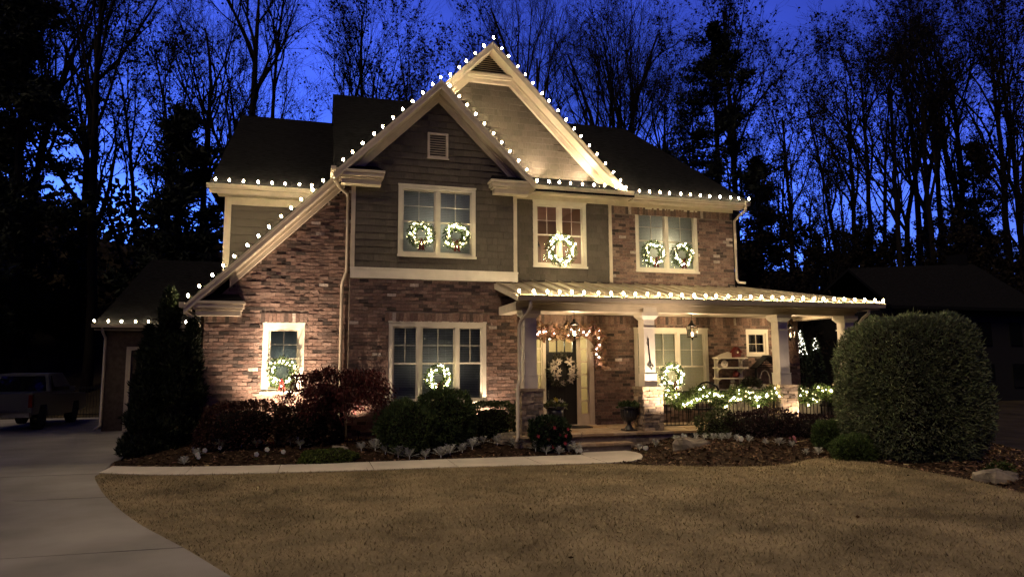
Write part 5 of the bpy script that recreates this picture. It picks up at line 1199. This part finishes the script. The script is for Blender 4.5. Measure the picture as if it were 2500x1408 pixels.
mb = MB(); mb.add([(a + .14, Yr + 1.79, g + 1.30), (b - .14, Yr + 1.79, g + 1.30), (b - .26, Yr + 1.925, g + 1.84), (a + .26, Yr + 1.925, g + 1.84)], [(0, 1, 2, 3)]); mb.build('rear_window', 'darkglass', t)
mb = MB(); mb.add([(b + .004 - .02, Yr + 1.95, g + 1.30), (b + .004 - .02, Yr + 4.0, g + 1.30), (b - .145, Yr + 3.3, g + 1.86), (b - .145, Yr + 2.1, g + 1.86)], [(0, 1, 2, 3)]); mb.build('side_window', 'darkglass', t)
mb = MB(); mb.box(X0 + .12, X1 - .12, Yr - .025, Yr, g + .68, g + 1.27, .003); mb.box(X0 + .7, X1 - .7, Yr - .04, Yr - .025, g + 1.1, g + 1.18); mb.build('tailgate', 'truck', t)
for x in (X0, X1 - .115): mb = MB(); mb.box(x, x + .115, Yr - .03, Yr + .12, g + .80, g + 1.22); mb.build('taillight', 'taillight', t)
mb = MB(); mb.box(X0 + .02, X1 - .02, Yr - .16, Yr + .05, g + .48, g + .64, .004); mb.box(X0 + .8, X1 - .8, Yr - .165, Yr - .16, g + .50, g + .62); mb.build('bumper', 'chrome', t)
for x in (X0 + .02, X1 - .27):
    for y in (Yr + 1.05, Yr + 4.5): mb = MB(); mb.tube([(x, y, g + .39), (x + .25, y, g + .39)], .39, 18); mb.build('wheel', 'rubber', t)
for x in (X0 - .2, X1 + .02): mb = MB(); mb.box(x, x + .18, Yr + 3.5, Yr + 3.58, g + 1.28, g + 1.45, .004); mb.build('mirror', 'truck', t)
t = thing('iron_fence', 'black iron yard fence behind the pickup', 'fence', (-12, 17, -.5)); mb = MB(); mb.box(-16.5, -8.8, 16.98, 17.02, .85, .89); mb.build('top_rail', 'iron', t); mb = MB(); mb.box(-16.5, -8.8, 16.98, 17.02, -.3, -.26); mb.build('bottom_rail', 'iron', t)
for i in range(64): x = -16.5 + i * .122; mb = MB(); mb.box(x - .008, x + .008, 16.99, 17.01, -.5, .95); mb.build('picket', 'iron', t)
for (x, y, nm, lb) in ((-10.9, 18.6, 'path', 'low path light glowing behind the iron fence by the garage'), (-12.9, 18.4, 'path', 'low path light glowing behind the fence under the pickup')):
    z = terrain(x, y); t = thing('path_light', lb, 'path light', (x, y, z)); mb = MB(); mb.tube([(x, y, z - .05), (x, y, z + .35)], .015, 6); mb.build('stake', 'iron', t); mb = MB(); mb.lathe([(.05, .33), (.05, .42)], 10, (x, y, z)); mb.build('lens', nm, t); mb = MB(); mb.lathe([(.13, .42), (.02, .49)], 12, (x, y, z)); mb.build('cap', 'iron', t)
    o = lampo('path_lamp', (x, y, z + .38), 5, (1, .62, .3), .05); o.parent = t; o.matrix_parent_inverse = Matrix.Translation(-t.location)
# neighbour's house, a dark shape beyond the evergreen
t = thing('neighbour_house', 'dark unlit house with a long gabled roof beyond the clipped evergreen', 'house', (37, 18, -.6)); gz = terrain(37, 16)
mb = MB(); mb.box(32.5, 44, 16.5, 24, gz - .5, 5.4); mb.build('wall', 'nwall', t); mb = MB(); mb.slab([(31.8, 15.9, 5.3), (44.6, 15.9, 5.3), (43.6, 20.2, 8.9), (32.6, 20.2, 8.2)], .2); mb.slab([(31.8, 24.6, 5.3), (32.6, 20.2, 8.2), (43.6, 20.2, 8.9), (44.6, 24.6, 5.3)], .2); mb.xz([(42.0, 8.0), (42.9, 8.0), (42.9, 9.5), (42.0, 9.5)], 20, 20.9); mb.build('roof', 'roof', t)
for x in (34, 36.6, 39.2, 41.8):
    for z in (gz + .9, gz + 3.6): mb = MB(); mb.box(x, x + 1.0, 16.44, 16.5, z, z + 1.5); mb.build('window', 'darkglass', t)
t = thing('wall_lamp', 'tiny white lamp on the dark neighbouring house', 'lamp', (33.2, 16.2, 4.2)); mb = MB(); mb.box(33.1, 33.3, 16.3, 16.48, 4.1, 4.3); mb.build('housing', 'iron', t); mb = MB(); mb.lathe([(.05, 0), (.08, .05), (.05, .12)], 8, (33.2, 16.26, 4.18)); mb.build('lens', 'far', t)
for (x, y, h, lb) in ((24.3, 15.0, 4.4, 'taller far conical tree wound with white lights beyond the porch'), (25.3, 15.0, 4.0, 'smaller far conical tree wound with white lights beyond the porch')):
    z = terrain(x, y); t = thing('lit_conifer', lb, 'lit tree', (x, y, z)); n = 1500; u = rng.uniform(0, 1, n); a = rng.uniform(0, 6.283, n); rr = .75 * (1 - u) + .03; P = np.column_stack([x + rr * np.cos(a), y + rr * np.sin(a), z + .3 + u * (h - .3)]); quads('foliage', leaves(P, np.column_stack([np.cos(a), np.sin(a), -.2 * np.ones(n)]), .16, .2, .4), 'leaf', t, shade((.03, .045, .02), n, .4))
    mb = MB(); mb.tube([(x, y, z - .1), (x, y, z + h)], [.08, .02], 6); mb.build('trunk', 'bark', t); mb = MB(); m_ = 70 if h > 4.2 else 24
    for i in range(m_):
        u = random.uniform(.62, 1) if h > 4.2 else random.uniform(.78, 1); a = random.uniform(3.3, 6.1); r_ = .78 * (1 - u) + .05; c = Vector((x + r_ * math.cos(a), y + r_ * math.sin(a), z + .9 + u * (h - .9))); s = .035
        mb.add([c + Vector(d) * s for d in ((1, 0, 0), (-1, 0, 0), (0, 1, 0), (0, -1, 0), (0, 0, 1), (0, 0, -1))], [(0, 2, 4), (2, 1, 4), (1, 3, 4), (3, 0, 4), (2, 0, 5), (1, 2, 5), (3, 1, 5), (0, 3, 5)])
    mb.build('lights', 'far', t)

# ------------------------------------------------------------------ woods
def gen_bare(seed, H, tr, fork=.45, spread=.6, leafn=0, vase=False, dens=1.0):
    random.seed(seed); T = MB(); C = MB(); LP = []; LD = []
    def branch(p, d, L, r, lev):
        n = (9, 6, 5, 3, 2)[lev]; pts = [p]; rad = [r]; q = p.copy(); dd = d.copy()
        for i in range(n):
            wob = (.05, .12, .18, .25, .3)[lev]; dd = (dd + Vector((random.gauss(0, wob), random.gauss(0, wob), random.gauss(0, wob * .6) + (.0, .07, .06, .03, 0)[lev]))).normalized(); q = q + dd * (L / n); pts.append(q.copy()); rad.append(max(.006, r * (1 - (i + 1) / n * (.75 if lev == 0 else .85))))
        (T if lev < 2 else C).tube(pts, rad, (8, 5, 4, 3, 3)[lev], caps=False)
        if lev == 4: 
            return
        k = int((11, 7, 6, 5)[lev] * dens)
        for i in range(k):
            u = random.uniform(fork if lev == 0 else .25, 1); j = min(n - 1, int(u * n)); s = pts[j].lerp(pts[j + 1], u * n - j); ax = (pts[j + 1] - pts[j]).normalized()
            a = random.uniform(0, 6.283); o = ax.orthogonal().normalized(); o.rotate(Matrix.Rotation(a, 3, ax)); sp = random.uniform(.35, 1.0) * spread * (1 if lev else (.9 if vase else 1.15))
            nd = (ax + o * sp).normalized(); rr = rad[j] * random.uniform(.45, .7); ll = L * random.uniform(.32, .55) * ((1.15 - .5 * u) if lev == 0 else 1)
            branch(s, nd, ll, rr, lev + 1)
        if lev >= 2 and leafn:
            for i in range(leafn):
                j = random.randrange(1, n + 1); LP.append(pts[j] + Vector((random.gauss(0, .07), random.gauss(0, .07), random.gauss(0, .07)))); LD.append((random.gauss(0, 1), random.gauss(0, 1), random.gauss(-.3, 1)))
    branch(Vector((0, 0, -.6)), Vector((random.uniform(-.05, .05), random.uniform(-.05, .05), 1)).normalized(), H, tr, 0)
    tm = T.mesh('trunk'); tm.materials.append(M['bark']); tm.polygons.foreach_set('use_smooth', [True] * len(tm.polygons))
    if LP:
        V = leaves(np.array([tuple(v) for v in LP]), np.array(LD), .19, .38, .3)
        for q in V: C.mi = 1; C.add(q, [(0, 1, 2, 3)])
    cm = C.mesh('crown'); cm.materials.append(M['bark']); cm.materials.append(M['darkleaf']); cm.polygons.foreach_set('material_index', C.m)
    return tm, cm
def gen_pine(seed, H, tr, bare=.35, wid=3.2, n=46, tuft=34):
    random.seed(seed); T = MB(); tops = [Vector((0, 0, -.6)), Vector((.1, 0, H * .3)), Vector((-.1, .1, H * .65)), Vector((0, 0, H))]; T.tube(tops, [tr, tr * .85, tr * .55, .04], 8, caps=False); P = []; D = []
    for i in range(n):
        u = bare + (1 - bare) * (i + random.random()) / n; z = u * H; a = random.uniform(0, 6.283); L = wid * (1.08 - ((u - bare) / (1 - bare)) ** 1.6 * .8) * random.uniform(.45, 1.1); d = Vector((math.cos(a), math.sin(a), random.uniform(-.05, .4)))
        p0 = Vector((0, 0, z)); pts = [p0, p0 + d * L * .5, p0 + d * L + Vector((0, 0, L * .12))]; T.tube(pts, [tr * .28 * (1.2 - u), .04, .015], 4, caps=False)
        for j in range(8):
            c = pts[1].lerp(pts[2], random.uniform(-.45, 1.05)) + Vector((random.gauss(0, L * .10), random.gauss(0, L * .10), random.gauss(.12, .14))); q = random.uniform(.7, 1.3)
            for k in range(tuft): P.append((c.x + random.gauss(0, .24 * q), c.y + random.gauss(0, .24 * q), c.z + random.gauss(0, .13 * q))); D.append((random.gauss(0, 1), random.gauss(0, 1), random.gauss(.5, .7)))
    tm = T.mesh('trunk'); tm.materials.append(M['bark']); V = leaves(np.array(P), np.array(D), .36, .15, .2); C = MB()
    C.add(V.reshape(-1, 3), [(4 * i, 4 * i + 1, 4 * i + 2, 4 * i + 3) for i in range(len(V))]); cm = C.mesh('crown'); cm.materials.append(M['needle'])
    return tm, cm
BARE = [gen_bare(1, 24, .42, .30, .75, 0, True, 1.15), gen_bare(2, 23, .30, .35, .62, 1), gen_bare(3, 21, .24, .3, .6, 2), gen_bare(4, 25, .30, .4, .55, 0), gen_bare(5, 17, .2, .25, .6, 3), gen_bare(6, 22, .28, .35, .7, 4)]
PINE = [gen_pine(11, 16, .24, .36, 2.7, 58, 34), gen_pine(12, 26, .32, .45, 4.4, 60, 36), gen_pine(13, 20, .3, .12, 4.4, 80, 36)]
UND = [gen_bare(21, 8, .09, .12, .7, 6), gen_bare(22, 6.5, .08, .10, .8, 7)]
def tree(name, label, cat, me, x, y, rz=0, s=1.0, group=None, sz=None):
    t = thing(name, label, cat, (x, y, terrain(x, y)), group, world=False, rz=rz); t.scale = (s, s, sz or s)
    inst('trunk', me[0], t, (0, 0, 0)); inst('crown', me[1], t, (0, 0, 0)); return t
G1 = 'leafless trees in the wood behind the house'; L1 = 'tall leafless tree in the dark wood behind the house'
tree('bare_tree', 'broad leafless tree with fanning limbs rising behind the rear wing roof', 'tree', BARE[0], -5.6, 22.0, 1.0, .92)
tree('pine_tree', 'rounded dark pine left of the rear wing roof', 'tree', PINE[0], -8.6, 19.0, .3, .93)
tree('pine_tree', 'tall pine with a long right limb standing behind the right roof hip', 'tree', PINE[1], 26.0, 25.0, 2.2, .98)
tree('evergreen_tree', 'massive dark evergreen filling the left edge of the wood', 'tree', PINE[2], -16.9, 22.5, .5, 1.02)
tree('evergreen_tree', 'second dense evergreen behind the pickup', 'tree', PINE[2], -20.0, 26.0, 2.5, 1.05)
tree('bare_tree', 'straight leafless tree between the massive evergreen and the rounded pine', 'tree', BARE[1], -13.4, 23.0, .6, 1.0)
tree('evergreen_tree', 'dense evergreen behind the dark neighbouring house', 'tree', PINE[2], 57.5, 31.0, 1.1, .95)
tree('pine_tree', 'small dark pine low in the wood beyond the porch roof', 'tree', PINE[0], 36.0, 34.0, 1.4, .95)
spots = [(1, -24, 31, .9), (3, -19, 30, .9), (4, -11.6, 26, 1.0), (2, -16, 33, .95), (3, -9.5, 33, .9), (4, -6.4, 30, .9), (2, -1.5, 30, .95), (1, 1.0, 27, .92), (4, 3.8, 26, 1.0), (2, 3.0, 36, 1.0), (5, 8.4, 27, .95), (3, 12.2, 28, 1.0), (1, 15.5, 31, 1.0), (3, 19.2, 28.5, .95), (3, 22.0, 30, 1.0), (2, 25.2, 31, 1.0), (1, 24, 38, 1.1), (5, 33.5, 27, .9), (2, 38.5, 33, .95), (5, 41.5, 30, .95), (4, 36.5, 26, 1.1), (5, 45, 33, 1.0), (1, 52.5, 34, 1.05), (0, 58, 34, .95), (3, 62, 36, 1.1), (5, 55.5, 42, 1.1), (4, 31, 40, 1.2), (2, -26, 24, .9), (5, -22, 36, 1.0), (2, -13, 40, 1.0), (4, 7, 40, 1.1), (3, 17, 42, 1.1), (2, -5, 42, 1.1), (5, 28, 36, .95), (2, 29.5, 44, 1.1), (5, -15.2, 27.5, .9), (4, -18.4, 26.5, .95), (4, -12.3, 31, 1.0), (4, 33, 33, 1.0), (5, 39, 38, 1.05), (4, 47, 37, 1.1), (4, 53, 38, 1.1), (1, 66, 44, 1.1), (0, 37, 46, 1.1)]
spots += [(5, 55.5, 27, 1.15), (5, 60, 29, 1.2), (4, 53.5, 24.5, 1.2), (5, 31, 30, 1.05), (5, 35, 36, 1.15), (5, 44, 27, 1.0), (5, 50, 29, 1.05), (4, 41, 34, 1.25), (5, 57, 37, 1.15), (5, 63, 40, 1.2)]
random.seed(5)
KL = ['broad spreading leafless tree', 'tall straight leafless tree with fine twigs', 'slim tree with a few clinging leaves', 'tall bare tree with steeply rising limbs', 'smaller tree with many clinging dead leaves', 'dark tree thick with clinging dead leaves']
def where(x): return ' in the wood behind the driveway' if x < -8 else (' in the wood behind the main roof' if x < 24 else ' in the wood beyond the porch end')
for k, x, y, s in spots: tree('bare_tree', KL[k] + where(x), 'tree', BARE[k], x, y, random.uniform(0, 6.28), s * random.uniform(.94, 1.06) * (.66 if 35 < x < 43 else (1.14 if x > 34 else 1)), G1)
G2 = 'leafy saplings of the undergrowth'; L2 = 'thin leafy sapling in the undergrowth of the wood'
for i in range(70):
    u = random.random(); x = -26 + 90 * u; y = random.uniform(18, 30) + max(0, x - 20) * .18
    if -5 < x < 13 or (30 < x < 46 and y < 27): continue
    tree('sapling', ('thin leafy sapling' if i % 2 else 'taller loose sapling') + where(x).replace('in the wood', 'in the undergrowth'), 'tree', UND[i % 2], x, y, random.uniform(0, 6.28), random.uniform(.7, 1.35), G2)
# unseen evergreens, added to block the low sky and shade the driveway
for i, (x, y) in enumerate([(-38, -38), (-29, -44), (-20, -40), (-11, -47), (-3, -42), (6, -46), (15, -41), (24, -45), (33, -39), (43, -44), (52, -36)]): tree('sky_block_evergreen', 'unseen evergreen added across the street to block the low sky', 'tree', PINE[2], x, y, i * 1.3, .95 + .1 * (i % 3), 'evergreens added to block the low sky')
for (x, y, s) in ((-14.2, -5.0, .75), (-15.0, .5, .82), (-12.6, -10.0, .68), (-16.0, 6.0, .85), (-14.8, -14.5, .7)): tree('shade_evergreen', 'unseen dense evergreen added on the left to shade the driveway', 'tree', PINE[2], x, y, random.uniform(0, 6), s, 'evergreens added to shade the driveway')
# far thicket closing the wood near the ground
n = 42000; X = rng.uniform(-60, 95, n); Y = rng.uniform(30, 62, n) + np.maximum(0, X - 25) * .15; Hh = 3.2 + 1.6 * np.sin(X * .23) + 1.2 * np.sin(X * .61 + 1) + 1.0 * np.sin(X * 1.7)
P = np.column_stack([X, Y, np.array([terrain(a, b) for a, b in zip(X, Y)]) + rng.uniform(0, 1, n) ** 1.3 * Hh]); V = leaves(P, rng.normal(0, 1, (n, 3)), .55, .42, .2)
o = quads('thicket', V, 'darkleaf', None, None, 'stuff'); o['label'] = 'dark far thicket closing the foot of the wood'; o['category'] = 'thicket'
